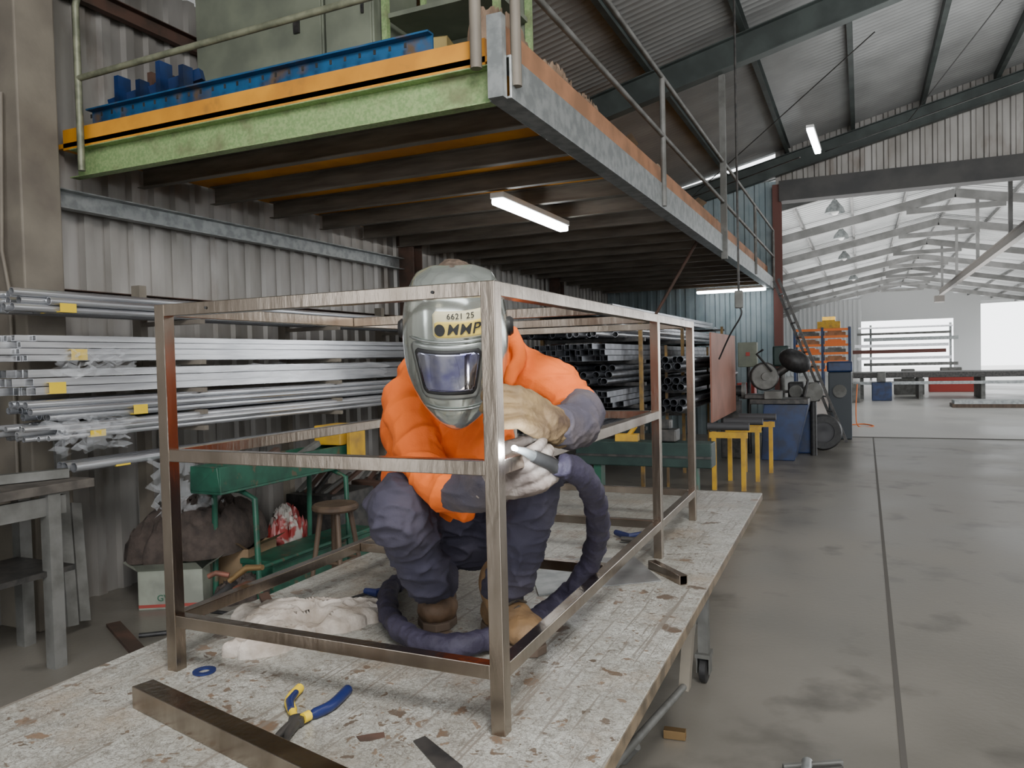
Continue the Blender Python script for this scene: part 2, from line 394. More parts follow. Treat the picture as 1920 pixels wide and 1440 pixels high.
MB().ibeam((-1.47,15.9,0),(-1.47,15.9,4.9),.16,.16,up=(0,1,0)).build('door_jamb',redbrown,wb)
MB().ibeam((8.2,15.9,0),(8.2,15.9,4.9),.2,.2,up=(0,1,0)).build('door_jamb',redbrown,wb)
struct(corr(MB(),(9.1,-4,0),(0,1,0),20,(0,0,1),5.2,(-1,0,0),.2,.03).build('light_block_wall_right',wallm))  # unseen side wall, added to cut sky light and raise contrast
struct(corr(MB(),(-5,-5.9,0),(1,0,0),3.6,(0,0,1),4.6,(0,1,0),.2,.03).build('light_block_wall_front',wallm))  # unseen wall piece behind the camera, added to darken the left wall
RX=4.0
def rz(x): return 5.05+.24*(x+1.54) if x<RX else 5.05+.24*(RX+1.54)-.24*(x-RX)
mb=MB(); sl=V((1,0,.24))
wave=((0,0),(.25,.7),(.5,1),(.75,.7))
corr(mb,(-5.2,-6,rz(-5.2)+.5),(0,1,0),22.1,sl,9.2*sl.length,(-.24,0,1),.12,.026,wave)
corr(mb,(RX,-6,rz(RX)+.5),(0,1,0),22.1,(1,0,-.24),7*sl.length,(.24,0,1),.12,.026,wave)
ce=struct(mb.build('ceiling',roofm,smooth=True))
for y in (-2.9,3.4,9.7,15.85):
    mb=MB().ibeam((-4.85,y,rz(-4.85)+.17),(RX,y,rz(RX)+.17),.16,.34); mb.ibeam((RX,y,rz(RX)+.17),(9,y,rz(9)+.17),.16,.34)
    mb.build('rafter',rafm,ce)
x=-4.7
while x<9:
    MB().cee((x,-6,rz(x)+.42),(x,16,rz(x)+.42),.07,.15,.005).build('purlin',rafm,ce); x+=1.15
for a,b in (((1545,70),(1920,150)),((1290,285),(1640,60)),((1700,230),(1880,0)),((1190,290),(1500,295))):
    p=PY(*a,15.2); q=PY(*b,10.2)
    p.z=min(p.z,rz(p.x)-.02); q.z=min(q.z,rz(q.x)-.02)
    MB().cyl(p,q,.008,6).build('brace_rod',dark,ce)
for y in (-2.9,3.4,9.7): MB().ibeam((8.9,y,0),(8.9,y,rz(8.9)+.1),.2,.2,up=(0,1,0)).build('column',rafm,ce)
def r2(x): return 5.95-.2*abs(x-2.4)
mb=MB(); s2=V((1,0,.2))
corr(mb,(-6,16.1,r2(-6)+.3),(0,1,0),44,s2,8.4*s2.length,(-.2,0,1),.3,.045)
corr(mb,(2.4,16.1,r2(2.4)+.3),(0,1,0),44,(1,0,-.2),8.6*s2.length,(.2,0,1),.3,.045)
c2=struct(mb.build('ceiling',roof2))
y=19.5
while y<60:
    mb=MB().bar((-6,y,r2(-6)),(2.4,y,r2(2.4)),.14,.24); mb.bar((2.4,y,r2(2.4)),(11,y,r2(11)),.14,.24)
    mb.bar((-6,y,r2(-6)-.55),(-3.8,y,r2(-3.8)-.1),.12,.22); mb.bar((1.2,y,r2(1.2)-.16),(3.6,y,r2(3.6)-.16),.12,.16)
    mb.build('rafter',raf2,c2)
    MB().ibeam((-5.9,y,0),(-5.9,y,r2(-6)),.2,.25,up=(0,1,0)).build('column',raf2,c2)
    MB().ibeam((10.9,y,0),(10.9,y,r2(10.9)),.2,.25,up=(0,1,0)).build('column',raf2,c2)
    y+=5.1
x=-5.6
while x<11:
    MB().bar((x,16.1,r2(x)+.22),(x,60,r2(x)+.22),.06,.12).build('purlin',raf2,c2); x+=1.35
struct(corr(MB(),(-6.1,16.1,0),(0,1,0),44,(0,0,1),4.6,(1,0,0),.2,.03).build('wall_left',wallblue))
fwm=M('far_sheet',(.62,.63,.63),.6)
mb=corr(MB(),(-6.1,60,0),(1,0,0),6.1,(0,0,1),5.4,(0,-1,0),.3,.03)
mb.box(0.001,5.7,60,60.1,3.8,6.0); mb.box(5.701,7.3,60,60.1,0,5.5); mb.box(7.301,11,60,60.1,4.9,5.2)
mb.add([(-6.1,60.2,5.3),(2.4,60.2,6.4),(11,60.2,5.1),(11,60.2,4.75),(-6.1,60.2,4.5)],[(0,1,2,3,4)])
struct(mb.build('wall_far',fwm))
# ---------------------------------------------------------------- mezzanine
mz=thing('mezzanine','grey steel mezzanine storage floor with yellow decking along the corrugated wall','mezzanine',(-3.2,9.7,2.9))
y=4.12
while y<15.9:
    MB().cee((-4.88,y,3.025),(-1.68,y,3.025),.06,.145,.006).build('joist',joistm,mz); y+=.7
MB().box(-4.92,-1.62,3.5,15.95,3.1,3.13).build('decking',yellowboard,mz)
MB().cee((-1.6,3.46,2.99),(-1.6,15.9,2.99),.12,.21,.012,flip=-1).build('edge_beam',galv,mz,bevel=.002)
MB().cee((-4.80,3.53,2.99),(-1.67,3.53,2.99),.07,.19,.006).build('front_beam',galvgreen,mz)
o=MB().box(-4.86,-1.70,3.50,3.56,3.085,3.22).build('fascia',yellowboard,mz); o['label']='yellow front edge board'
MB().cee((-4.86,3.4,2.76),(-4.86,7.9,2.76),.08,.13,.008).build('ledger',galv,mz)
MB().box(-1.69,-1.655,3.62,15.8,3.13,3.33).build('kerb_board',plybrown,mz)
MB().box(-1.64,-1.56,3.40,3.45,2.88,3.28).build('end_bracket',galv,mz)
gr=thing('guard_rail','galvanised pipe guard rail along the mezzanine edge','railing',(-1.56,9,2.95))
xr=-1.53
for y in (6.6,12.9,15.7): MB().tube([(xr,y,2.9),(xr,y,4.0)],.024).build('post',galvd,gr,True)
MB().bar((xr,9.8,2.8),(xr,9.8,rz(xr)),.07,.07).build('post',galvd,gr)
for z in (3.5,4.0): MB().tube([(xr,3.52,z),(xr,15.7,z)],.02).build('rail',galvd,gr,True)
MB().tube([(xr,3.5,2.95),(xr,3.5,4.1)],.027).build('post',paintbeige,gr,True)
MB().tube([(-1.72,3.44,3.05),(-1.72,3.44,4.3)],.03).build('post',paintbeige,gr,True)
gf=thing('guard_rail','paint-flecked pipe guard rail across the front of the mezzanine','railing',(-3.2,3.42,2.95))
MB().tube([(-4.58,3.42,2.9),(-4.58,3.42,3.95),(-4.55,3.42,4.02),(-4.5,3.42,4.05),(-1.75,3.42,4.05)],.022).build('rail',railgreen,gf,True)
MB().tube([(-4.58,3.42,3.49),(-1.75,3.42,3.53)],.02).build('rail',railgreen,gf,True)
def rackbeam(x0,x1,y,z,h,mat,label):
    t=thing('racking_beam',label,'beam',((x0+x1)/2,y,z))
    MB().cee((x0,y,z+h/2),(x1,y,z+h/2),.06,h,.01).build('channel',mat,t)
    mb=MB(); n=int((x1-x0)/.1)
    for i in range(n): mb.box(x0+.05+i*.1,x0+.065+i*.1,y-.033,y-.0295,z+h*.4,z+h*.62)
    mb.build('slots',dark,t); return t
rackbeam(-4.85,-2.05,3.62,3.14,.12,blue,'blue slotted racking beam lowest in the stack behind the yellow board')
rackbeam(-4.8,-2.1,3.66,3.27,.12,blue,'blue slotted racking beam on top of the stack at the deck front')
rackbeam(-4.5,-2.3,3.85,3.14,.13,blue,'blue slotted racking beam behind the front stack')
for i,(x,y,z) in enumerate(((-4.5,3.75,3.4),(-4.3,3.85,3.42),(-4.05,3.7,3.4))):
    MB().bar((x-.2,y,z+.03),(x+.15,y+.1,z+.12),.05,.07).box(x-.1,x-.06,y-.05,y+.05,z,z+.2).box(x+.08,x+.12,y-.03,y+.05,z,z+.15).build('racking_bracket',[bluem,brown,bluem][i])
for o,l in zip([o for o in bpy.data.objects if o.name.startswith('racking_bracket')],('short blue steel bracket leftmost on the blue beams','rusty brown bracket lying on the blue beams','dark blue bracket nearest the middle of the blue beams')): tag(o,l,'bracket')
def cabinet(x0,x1,y0,y1,z0,z1,mat,label,doors=2):
    t=thing('storage_cabinet',label,'cabinet',((x0+x1)/2,(y0+y1)/2,z0))
    MB().box(x0,x1,y0,y1,z0,z1).build('body',mat,t,bevel=.006)
    w=(x1-x0)/doors
    for i in range(doors):
        d=MB().box(x0+i*w+.01,x0+(i+1)*w-.01,y0-.018,y0,z0+.04,z1-.04).build('door',mat,t,bevel=.004)
        MB().box(x0+i*w+w*.8,x0+i*w+w*.84,y0-.035,y0-.018,z0+.75,z0+.88).build('handle',dark,d)
    return t
cabinet(-4.45,-3.3,4.3,4.9,3.135,4.45,cabg,'tall grey-green cabinet on the mezzanine',1)
cabinet(-3.24,-2.86,4.25,4.8,3.135,4.75,cabg,'narrow grey-green cabinet right of the wide one',1)
t=thing('storage_shelf','green open shelf unit with boxes on the mezzanine','shelf',(-2.4,4.6,3.13))
for x in (-2.8,-2.0):
    for y in (4.3,4.8): MB().bar((x,y,3.13),(x,y,4.9),.04,.04).build('upright',galvgreen,t)
for z in (3.4,3.85,4.3,4.75): MB().box(-2.8,-2.0,4.3,4.8,z,z+.03).build('shelf',cabg,t)
MB().box(-2.8,-2.0,4.8,4.82,3.2,4.9).build('back_panel',cabg,t)
def carton(c,sx,sy,sz,rot,label,mat=card,open_=True):
    t=thing('cardboard_box',label,'box',c)
    Rm=Matrix.Translation(V(c))@Matrix.Rotation(rot,4,'Z')
    a,b=sx/2,sy/2;k=.004
    mb=MB().box(-a,a,-b,b,0,k); mb.box(-a,-a+k,-b,b,0,sz); mb.box(a-k,a,-b,b,0,sz); mb.box(-a,a,-b,-b+k,0,sz); mb.box(-a,a,b-k,b,0,sz)
    if not open_: mb.box(-a,a,-b,b,sz-k,sz)
    mb.tr(Rm).build('body',mat,t)
    if open_:
        for s in (-1,1):
            MB().add([(-a,s*b,sz),(a,s*b,sz),(a*.95,s*(b+sy*.3),sz-.05*s+.02),(-a*.95,s*(b+sy*.3),sz-.05*s+.02)],[(0,1,2,3)]).tr(Rm).build('flap',mat,t)
            MB().add([(s*a,-b,sz),(s*a,b,sz),(s*(a+.1),b*.9,sz+.06),(s*(a+.1),-b*.9,sz+.06)],[(0,1,2,3)]).tr(Rm).build('flap',mat,t)
    return t
carton((-1.98,6.3,3.13),.36,.4,.24,.1,'open cardboard box midway along the mezzanine edge')
carton((-1.95,9.2,3.13),.36,.4,.24,-.1,'cardboard box beside the tall hanger post')
for i,(x,y,l) in enumerate(((-1.84,4.0,'crumpled brown packing paper at the deck corner'),(-1.86,4.85,'crumpled brown packing paper second from the deck corner'),(-1.88,5.5,'crumpled brown packing paper just before the nearest open box'),(-1.9,7.8,'crumpled brown packing paper midway along the deck edge'),(-1.9,11.3,'crumpled brown packing paper far along the deck edge'))):
    tag(heap((x,y,3.13),.12,.32,.46,seed=i+2,amp=.6,fq=2.2).build('packing_paper',paper,smooth=False),l,'paper')
carton((-2.3,4.0,3.13),.3,.28,.33,.2,'yellowish closed carton beside the corner post on the deck',M('yellow_carton',(.4,.3,.11),.7),False)
def batten(p,q,label,dn=(0,0,-1)):
    p=V(p);q=V(q);t=thing('batten_light',label,'light',(p+q)/2)
    d=V(dn)
    MB().bar(p-d*.03,q-d*.03,.12,.05).build('housing',white,t,bevel=.008)
    MB().bar(p+d*.02,q+d*.02,.1,.05).build('diffuser',diff,t,bevel=.015)
    return t
batten((-2.6,5.5,2.88),(-2.6,7.0,2.88),'lit white batten light under the mezzanine above the welder')
batten((-2.95,15.4,2.88),(-1.65,15.4,2.88),'lit white batten light far under the mezzanine by the back wall')
batten((-.7,13,5.13),(-.66,14.6,5.14),'lit white batten light hanging from the high roof')
t=thing('pendant_controller','black chain hoist cord with small grey hanging push-button box','hoist control',PT(1385,555,7))
pp=PT(1385,545,7); MB().tube([pp,(pp.x,pp.y,rz(pp.x))],.011,6).build('chain',dark,t)
MB().box(pp.x-.035,pp.x+.035,pp.y-.03,pp.y+.03,pp.z-.16,pp.z).build('button_box',galvd,t,bevel=.01)
MB().tube(spline([pp-V((0,0,.14)),pp+V((.02,0,-.22)),pp+V((-.1,.1,-.4)),pp+V((-.25,.4,-.62))],6),.008,6).build('cable',black,t,True)
p=PX(1310,447,-1.7); q=PX(1228,592,-2.25)
tag(MB().tube([p,q],.018).build('brace_pole',brown),'dark brown diagonal pole leaning from the mezzanine edge to the pipe rack','pole')
# ---------------------------------------------------------------- left pipe rack
lr=thing('pipe_rack','beige wall-mounted cantilever rack holding long silver tubes','rack',(-4.7,5.5,0))
TZ=(1.94,1.665,1.475,1.325,1.215,1.015)
for y in (3.9,5.4,6.9,8.4):
    MB().bar((-4.68,y,0),(-4.68,y,2.2),.08,.06,up=(0,1,0)).build('upright',paintbeige,lr)
    for z in TZ: MB().bar((-4.66,y,z-.018),(-4.08,y,z-.018),.04,.03).build('arm',paintbeige,lr)
def pipes(kind,r,n,rows,z,x0,y0,L,mat,label,group,jit=.15,sp=None,keep=0,stuff=None):
    proto=None
    for j in range(rows):
        for i in range(n):
            x=x0+i*2.08*r+(r if (kind=='r' and j%2) else 0)+random.uniform(-.2,.2)*r; zz=z+r+j*(sp or (1.8 if kind=='r' else 2.25))*r; yy=y0+random.uniform(-jit,jit)
            if i<keep and stuff is not None:
                if kind=='r': stuff.pipe((x,yy,zz),(x,yy+L,zz),r,.0035,10)
                else: stuff.sqt((x,yy,zz),(x,yy+L,zz),2*r,2*r,.003)
                continue
            if proto is None:
                mb=MB()
                if kind=='r': mb.pipe((0,0,0),(0,L,0),r,.0035,14)
                else: mb.sqt((0,0,0),(0,L,0),2*r,2*r,.003)
                o=mb.build('steel_tube',mat,origin=(0,0,0),smooth=(kind=='r')); proto=o
                tag(o,label,'tube',group)
            else:
                o=proto.copy(); COL.objects.link(o)
            o.location=(x,yy,zz); o.rotation_euler=(random.uniform(-.002,.002),0,random.uniform(-.005,.005))
pipes('r',.023,7,3,TZ[0],-4.48,2.8,6,zincp,'long round silver tube in the topmost bundle on the left rack','round tubes on the top arm of the left rack')
pipes('s',.0165,8,4,TZ[1],-4.42,2.7,6,alu,'thin square silver tube in the second bundle down on the left rack','thin square tubes on the second arm of the left rack')
pipes('s',.022,6,3,TZ[2],-4.44,2.75,6,alu,'thick bright square tube in the middle bundle of the left rack','bright square tubes in the middle of the left rack',.06)
pipes('r',.0215,8,3,TZ[3],-4.46,2.85,6,zincp,'round silver tube in the fourth bundle of the left rack','round tubes on the fourth arm of the left rack')
pipes('r',.017,10,3,TZ[4],-4.45,2.8,6,alu,'thin silver tube in the fifth layer of the left rack','thin tubes on the fifth arm of the left rack')
pipes('r',.030,3,1,TZ[5],-4.3,3.05,5,zincp,'thick round silver tube on the lowest arm of the left rack','round tubes on the lowest arm of the left rack')
for i,(x0,z,h,w,y) in enumerate(((-4.52,TZ[0],.13,.37,2.93),(-4.45,TZ[1],.14,.31,2.98),(-4.48,TZ[2],.145,.31,2.86),(-4.50,TZ[3],.13,.40,3.35),(-4.48,TZ[4],.09,.38,3.05),(-4.35,TZ[5],.062,.20,3.25))):
    tag(MB().sqt((x0+w/2,y,z+h*.25),(x0+w/2,y+.1,z+h*.25),w,h*.45,.003).build('tape_band',ytape),
        'yellow tape band round the '+('topmost bundle near its end','thin square tube bundle','thick square tube bundle','fourth round tube bundle','fifth flat tube layer','lowest thick round tubes')[i],'tape')
for i,(x,y,z,sz,ln,l) in enumerate(((-4.08,3.05,1.24,.2,.5,'torn clear plastic wrap hanging off the near end of the fourth bundle'),(-4.08,3.75,.84,.36,.6,'clear plastic wrap hanging down below the lowest tubes'),(-4.10,3.1,1.66,.16,.5,'clear plastic wrap sagging at the second bundle'),(-4.07,4.8,1.56,.12,2.6,'long clear film trailing over the middle bundle'))):
    vs=[];fs=[];n=22
    for a in range(n):
        for b in range(n):
            yy=y+(a/(n-1)-.5)*(ln+.3*noise.noise(V((b*.3,i,1)))); zz=z+(b/(n-1)-.5)*sz+.05*noise.noise(V((a*.5,i,0)))
            vs.append((x+.06*noise.noise(V((a*.5,b*.15,i*3))),yy+.04*noise.noise(V((b*.5,a*.1,i))),zz))
    for a in range(n-1):
        for b in range(n-1):
            if noise.noise(V((a*.35,b*.35,i*2)))>-.25: fs.append((a*n+b,(a+1)*n+b,(a+1)*n+b+1,a*n+b+1))
    tag(MB().add(vs,fs).build('plastic_wrap',plastic,smooth=True),l,'plastic wrap')
# ---------------------------------------------------------------- right pipe rack
rr=thing('pipe_rack','dark pipe rack with ochre posts beneath the mezzanine','rack',(-2.8,11,0))
for y in (8.4,10.6,13.9):
    for x in (-3.42,-2.24): MB().bar((x,y,0),(x,y,2.12),.04,.04).build('upright',ochre,rr)
    for z in (.83,1.08,1.33,1.58,1.83,2.08): MB().bar((-3.42,y+.05,z-.02),(-2.2,y+.05,z-.02),.04,.04).build('arm',dark,rr)
stf=MB()
for k,z in enumerate((.83,1.08,1.33,1.58,1.83,2.08)):
    kind='r' if k%2==0 else 's'; r=(.032,.029,.037,.027,.032,.022)[k]; n=int(1.04/(2.08*r)); rows=3 if k!=5 else 2
    pipes(kind,r,n,rows,z,-3.34,7.6+.1*(k%3),6,(dpipe,dpipe,dpipe,dpipe,zincp,zincp)[k],
          ('round dull tube on the lowest shelf of the ochre-posted rack','square tube on the second shelf up of the ochre-posted rack','wide round dull pipe on the third shelf of the ochre-posted rack','square dull tube on the fourth shelf of the ochre-posted rack','round tube on the fifth shelf of the ochre-posted rack','square tube on top of the ochre-posted rack')[k],'tubes on shelf %d of the ochre-posted rack'%(k+1),.4,keep=n-8,stuff=stf)
tag(stf.build('steel_tube_stock',dpipe),'mass of dull steel tubes filling the inner side of the ochre-posted rack','tubes',None,'stuff')
for k,z in enumerate((.95,1.2,1.45)):
    pipes('r',.043,3,2,z,-2.13,9.0,4,dpipe,'large dark pipe on the '+('lowest','middle','top')[k]+' outer bracket of the ochre-posted rack','large pipes on outer bracket layer %d'%(k+1),.2)
br=thing('rack_bracket','ochre outer bracket stand carrying the large dark pipes','bracket',(-2.0,9.6,0))
for y in (9.4,12.2):
    MB().bar((-2.19,y,0),(-2.19,y,1.75),.03,.03).build('upright',ochre,br)
    for z in (.93,1.18,1.43): MB().bar((-2.2,y,z),(-1.86,y,z),.05,.03).build('arm',dark,br)
tag(MB().bar((-1.74,9.9,1.33),(-1.78,12.2,1.33),.02,1.15).build('board_sheet',pinkboard),'pink painted board panel standing against the pipe rack','board')
t=thing('feed_bench','dark green steel feed bench beam beyond the work table','bench',(-1.75,6.6,0))
MB().box(-2.35,-1.15,6.5,6.72,.66,.87).build('beam',greend,t,bevel=.008)
for x in (-2.2,-1.35): MB().box(x,x+.07,6.55,6.67,0,.66).build('leg',green,t)
MB().box(-2.35,-1.15,6.49,6.5,.74,.76).build('groove',dark,t)
tag(MB().bar((-2.0,6.6,.90),(-1.8,6.62,.90),.1,.06).cyl((-1.9,6.6,.9),(-1.82,6.6,1.0),.02).build('clamp_block',yellow),'small yellow clamp block on the dark green feed bench','clamp')
tag(MB().box(-1.65,-1.45,6.52,6.7,.875,.98).box(-1.6,-1.5,6.55,6.65,.98,1.06).build('bench_vice',dark,bevel=.01),'small dark steel vice on the right half of the green feed bench','vice')
def rollerstand(x,y,label):
    t=thing('roller_stand',label,'roller stand',(x,y,0))
    for s in (-1,1): MB().bar((x+s*.17,y,0),(x+s*.17,y,.7),.05,.05,up=(0,1,0)).build('leg',yellow,t)
    MB().bar((x-.22,y,.66),(x+.22,y,.66),.06,.07).build('crossbar',yellow,t)
    MB().cyl((x-.24,y,.76),(x+.24,y,.76),.045).build('roller',rubber,t,True)
    return t
rollerstand(-1.45,9.35,'yellow roller stand nearest the table')
rollerstand(-1.38,10.1,'yellow roller stand between the nearest one and the saw')
rollerstand(-1.30,10.9,'yellow roller stand closest to the blue saw')
def saw():
    x,y=-1.15,12.5; t=thing('metal_cutting_saw','blue pedestal metal-cutting saw with round guard and black motor','saw',(x,y,0))
    MB().add([(x-.26,y-.3,0),(x+.22,y-.3,0),(x+.22,y+.3,0),(x-.26,y+.3,0),(x-.22,y-.25,.85),(x+.42,y-.25,.85),(x+.42,y+.25,.85),(x-.22,y+.25,.85)],[(0,3,2,1),(4,5,6,7),(0,1,5,4),(1,2,6,5),(2,3,7,6),(3,0,4,7)]).build('pedestal',bluem,t,bevel=.01)
    MB().box(x-.42,x+.42,y-.3,y+.3,.85,.93).build('table',dark,t,bevel=.01)
    MB().box(x-.2,x+.05,y-.35,y-.1,.93,1.05).build('vice',galvd,t,bevel=.01)
    MB().box(x-.5,x-.2,y-.25,y+.1,.93,1.0).build('fence',dark,t,bevel=.01)
    MB().lathe([(0,-.04),(.2,-.04),(.22,-.02),(.22,.02),(.2,.04),(0,.04)],(x-.22,y-.1,1.27),(.35,-1,.0)).build('blade_guard',dark,t,True)
    MB().lathe([(0,.045),(.19,.045),(.19,.05),(.06,.05),(.06,.09),(0,.09)],(x-.22,y-.1,1.27),(.35,-1,.0)).build('blade_hub',galvd,t,True)
    MB().tube([(x-.2,y,1.2),(x+.12,y,1.42),(x+.3,y,1.45)],.07).build('arm',dark,t,True)
    MB().ell((x+.22,y-.02,1.5),.25,.18,.17,Matrix.Rotation(.5,3,'Y')).build('motor',black,t,True)
    MB().tube([(x-.1,y-.2,1.35),(x-.3,y-.35,1.62),(x-.2,y-.4,1.68)],.016).build('handle',black,t,True)
    MB().tube([(x+.3,y,1.45),(x+.4,y+.05,1.2),(x+.35,y,.95)],.02).build('hydraulic_hose',black,t,True)
saw()
t=thing('bench_grinder','dark double-wheel grinder on a stand left of the blue saw','grinder',(-1.85,12.4,0))
MB().box(-2.02,-1.72,12.3,12.5,.0,.9).build('stand',dark,t,bevel=.01); MB().cyl((-2.05,12.4,1.05),(-1.7,12.4,1.05),.09).build('motor',black,t,True)
for x in (-2.08,-1.7): MB().cyl((x,12.4,1.05),(x+.05,12.4,1.05),.13).build('wheel_guard',galvd,t,True)
MB().box(-1.98,-1.76,12.3,12.5,.9,.98).build('foot',dark,t)
t=thing('drill_press','dark green drill press standing behind the saws','drill press',(-1.25,13.9,0))
MB().box(-1.45,-1.05,13.8,14.2,0,.06).build('base',greend,t,bevel=.01); MB().cyl((-1.25,14.05,.06),(-1.25,14.05,1.75),.045).build('column',galvd,t,True)
MB().box(-1.38,-1.12,13.75,14.15,1.4,1.75).build('head',greend,t,bevel=.03); MB().cyl((-1.25,13.85,1.2),(-1.25,13.85,1.4),.03).build('chuck',dark,t,True)
MB().box(-1.42,-1.08,13.72,14.05,.95,.99).build('table',dark,t); MB().tube([(-1.12,13.9,1.5),(-1.0,13.8,1.62)],.01).build('lever',black,t)
t=thing('grinding_machine','low blue steel machine beside the saw','machine',(-.92,13.4,0))
MB().box(-1.2,-.72,13.15,13.6,0,.7).build('base',bluem,t,bevel=.02); MB().box(-1.25,-.68,13.1,13.65,.7,.78).build('top',dark,t,bevel=.01)
MB().box(-1.1,-.85,13.25,13.5,.78,1.15).build('head',black,t,bevel=.03); MB().cyl((-.97,13.1,1.0),(-.97,13.25,1.0),.1).build('wheel',galvd,t,True)
t=thing('pedestal_grinder','black machine head with round silver cover between the saw and the wheel','grinder',(-.72,13.0,0))
MB().cyl((-.70,12.95,0),(-.70,12.95,.85),.05).build('stand',black,t,True); MB().lathe([(0,-.05),(.14,-.05),(.16,0),(.14,.05),(0,.05)],(-.70,12.92,1.0),(.3,-1,0)).build('cover',galvd,t,True)
MB().box(-.80,-.60,12.95,13.12,.85,1.15).build('body',black,t,bevel=.02)
t=thing('spare_wheel','large black rubber wheel standing beside the blue machine','wheel',(-.62,13.8,0))
c=V((-.60,13.7,.30)); ax=(.25,-1,0)
MB().lathe([(.17,-.09),(.27,-.09),(.3,-.05),(.3,.05),(.27,.09),(.17,.09),(.17,-.09)],c,ax,32).build('tyre',black,t,True)
MB().lathe([(0,-.04),(.17,-.06),(.175,.06),(.1,.07),(.05,.04),(0,.04)],c,ax,24).build('rim',rubber,t,True)
t=thing('switch_box','grey-green electrical switch box on a thin stand','switch box',(-1.5,12.9,0))
sb=PY(1403,665,12.95)
MB().box(sb.x-.16,sb.x+.14,12.9,13.05,sb.z-.2,sb.z+.2).build('box',cabg,t,bevel=.01); MB().cyl((sb.x,12.98,0),(sb.x,12.98,sb.z-.2),.03).build('stand',dark,t)
MB().box(sb.x-.03,sb.x+.03,12.88,12.9,sb.z-.02,sb.z+.04).build('switch',redm,t)
t=thing('tool_trolley','dark steel trolley with red drawer box behind the grinder','trolley',(-1.85,14,0))
for z in (.3,.85): MB().box(-2.1,-1.5,13.8,14.3,z,z+.04).build('tray',dark,t)
for x in (-2.08,-1.52):
    for y in (13.82,14.28): MB().bar((x,y,.0),(x,y,.9),.03,.03,up=(0,1,0)).build('post',dark,t)
MB().box(-2.0,-1.7,13.9,14.2,.9,1.12).build('drawer_box',redm,t,bevel=.01)
t=thing('drum_machine','dark grey-blue upright machine at the doorway','machine',(-.55,15.5,0))
q=PY(1575,740,15.5)
MB().box(q.x-.2,q.x+.2,15.45,15.75,0,1.25).build('body',M('slate',(.04,.05,.06),.5),t,bevel=.02); MB().box(q.x-.22,q.x+.22,15.43,15.74,1.25,1.45).build('hood',bluem,t,bevel=.03)
MB().cyl((q.x,15.45,.9),(q.x,15.38,.9),.12).build('dial',galvd,t,True)
t=thing('ladder','tall dark metal ladder leaning up to the mezzanine beside the doorway','ladder',(-.7,15.3,0))
b=PZ(1575,825,0); tp=V((-1.5,15.35,3.0)); off=V((.12,-.38,0))
for s in (0,1): MB().bar(b+off*s,tp+off*s,.025,.05).build('stile',dark,t)
for k in range(1,11): 
    p=b.lerp(tp,k/11); MB().bar(p,p+off,.025,.025).build('rung',dark,t)
q=PZ(1610,798,0)
tag(MB().tube(spline([q+V((-.2,0,.012)),q+V((.1,.3,.012)),q+V((.3,-.2,.012)),q+V((0,-.3,.012)),q+V((-.05,0,.3)),q+V((-.02,.2,.9))],8),.012,8).build('air_hose',orangem,smooth=True),'orange air hose coiled at the foot of the doorway machine','hose')
# ---------------------------------------------------------------- far hall contents
t=thing('pallet_rack','orange racking shelves loaded with bars in the far hall','rack',(-1.55,35.5,0))
for x in (-2.6,-1.5,-.45):
    for y in (35,36): MB().bar((x,y,0),(x,y,2.7),.1,.1).build('upright',bluem,t)
for z in (.9,1.25,1.6,1.95,2.3,2.6): MB().bar((-2.6,35,z),(-.45,35,z),.08,.1).build('shelf_beam',orangem,t)
k=0
for z in (.95,1.3,1.65,2.0,2.35):
    for x in (-2.05,-1.0):
        tag(MB().box(x-.4,x+.4,35.05,35.9,z,z+.14).box(x-.3,x+.25,35.03,35.9,z+.14,z+.2).build('stacked_stock',[plybrown,orangem,galvd][k%3]),'stacked stock on '+('the left','the right')[k%2]+' side of orange rack '+('shelf one','shelf two','shelf three','shelf four','shelf five')[k//2]+' from the bottom','stock'); k+=1
tag(MB().box(-1.7,-.8,35.1,35.8,2.66,2.95).box(-1.5,-1.0,35.1,35.8,2.95,3.15).build('storage_bin',yellow),'yellow-orange bin on top of the orange racking','bin')
t=thing('bar_rack','tall silver cantilever rack of bars before the bright far opening','rack',(2.5,50,0))
for x in (.5,4.6): MB().bar((x,50,0),(x,50,3.2),.12,.12).build('upright',galv,t)
for k in range(7): 
    a=random.uniform(-.5,.5)
    MB().box(-.2+a,4.6+a,49.3,49.95,.8+k*.36,.86+k*.36+random.uniform(.02,.16)).build('bar_layer',[galvd,alu,redbrown,alu,galv,galvd,alu][k],t)
t=thing('cutting_table','long dark steel cutting table in the far hall','table',(2.6,30,0))
MB().box(-.3,5.6,29,31,.72,.9).build('top',dark,t,bevel=.01)
for x in (0,1.8,3.6,5.4): MB().box(x-.06,x+.06,29.1,30.9,0,.72).build('leg',galvd,t)
MB().box(-.3,5.6,28.9,29,.5,.6).build('rail',galv,t)
for i,(x,y,w,m_,l) in enumerate(((.6,28,.3,bluem,'blue machine cabinet left of the cutting table'),(3.2,34,.8,redm,'red machine behind the cutting table'),(-.4,27,.35,galvd,'grey machine beside the far hall passage'),(1.6,32,.5,galvd,'low grey machine behind the left half of the cutting table'))):
    t=thing('workshop_machine',l,'machine',(x,y,0)); MB().box(x-w,x+w,y,y+.6,0,.6).build('base',m_,t,bevel=.02); MB().box(x-w*.5,x+w*.4,y+.1,y+.5,.6,.95).build('head',galvd,t,bevel=.03)
for i,(x,y,l) in enumerate(((3.2,25,'low stack of steel sheets before the cutting table'),)):
    t=thing('sheet_stack',l,'sheet stack',(x,y,0)); MB().box(x-.9,x+.9,y-.4,y+.4,0,.1).build('pallet',wood,t); MB().box(x-.85,x+.85,y-.38,y+.38,.1,.2+.06*i).build('sheets',galv,t)
t=thing('monorail_beam','dark overhead monorail hoist beam hanging in the far hall','beam',(2.93,27,3.9))
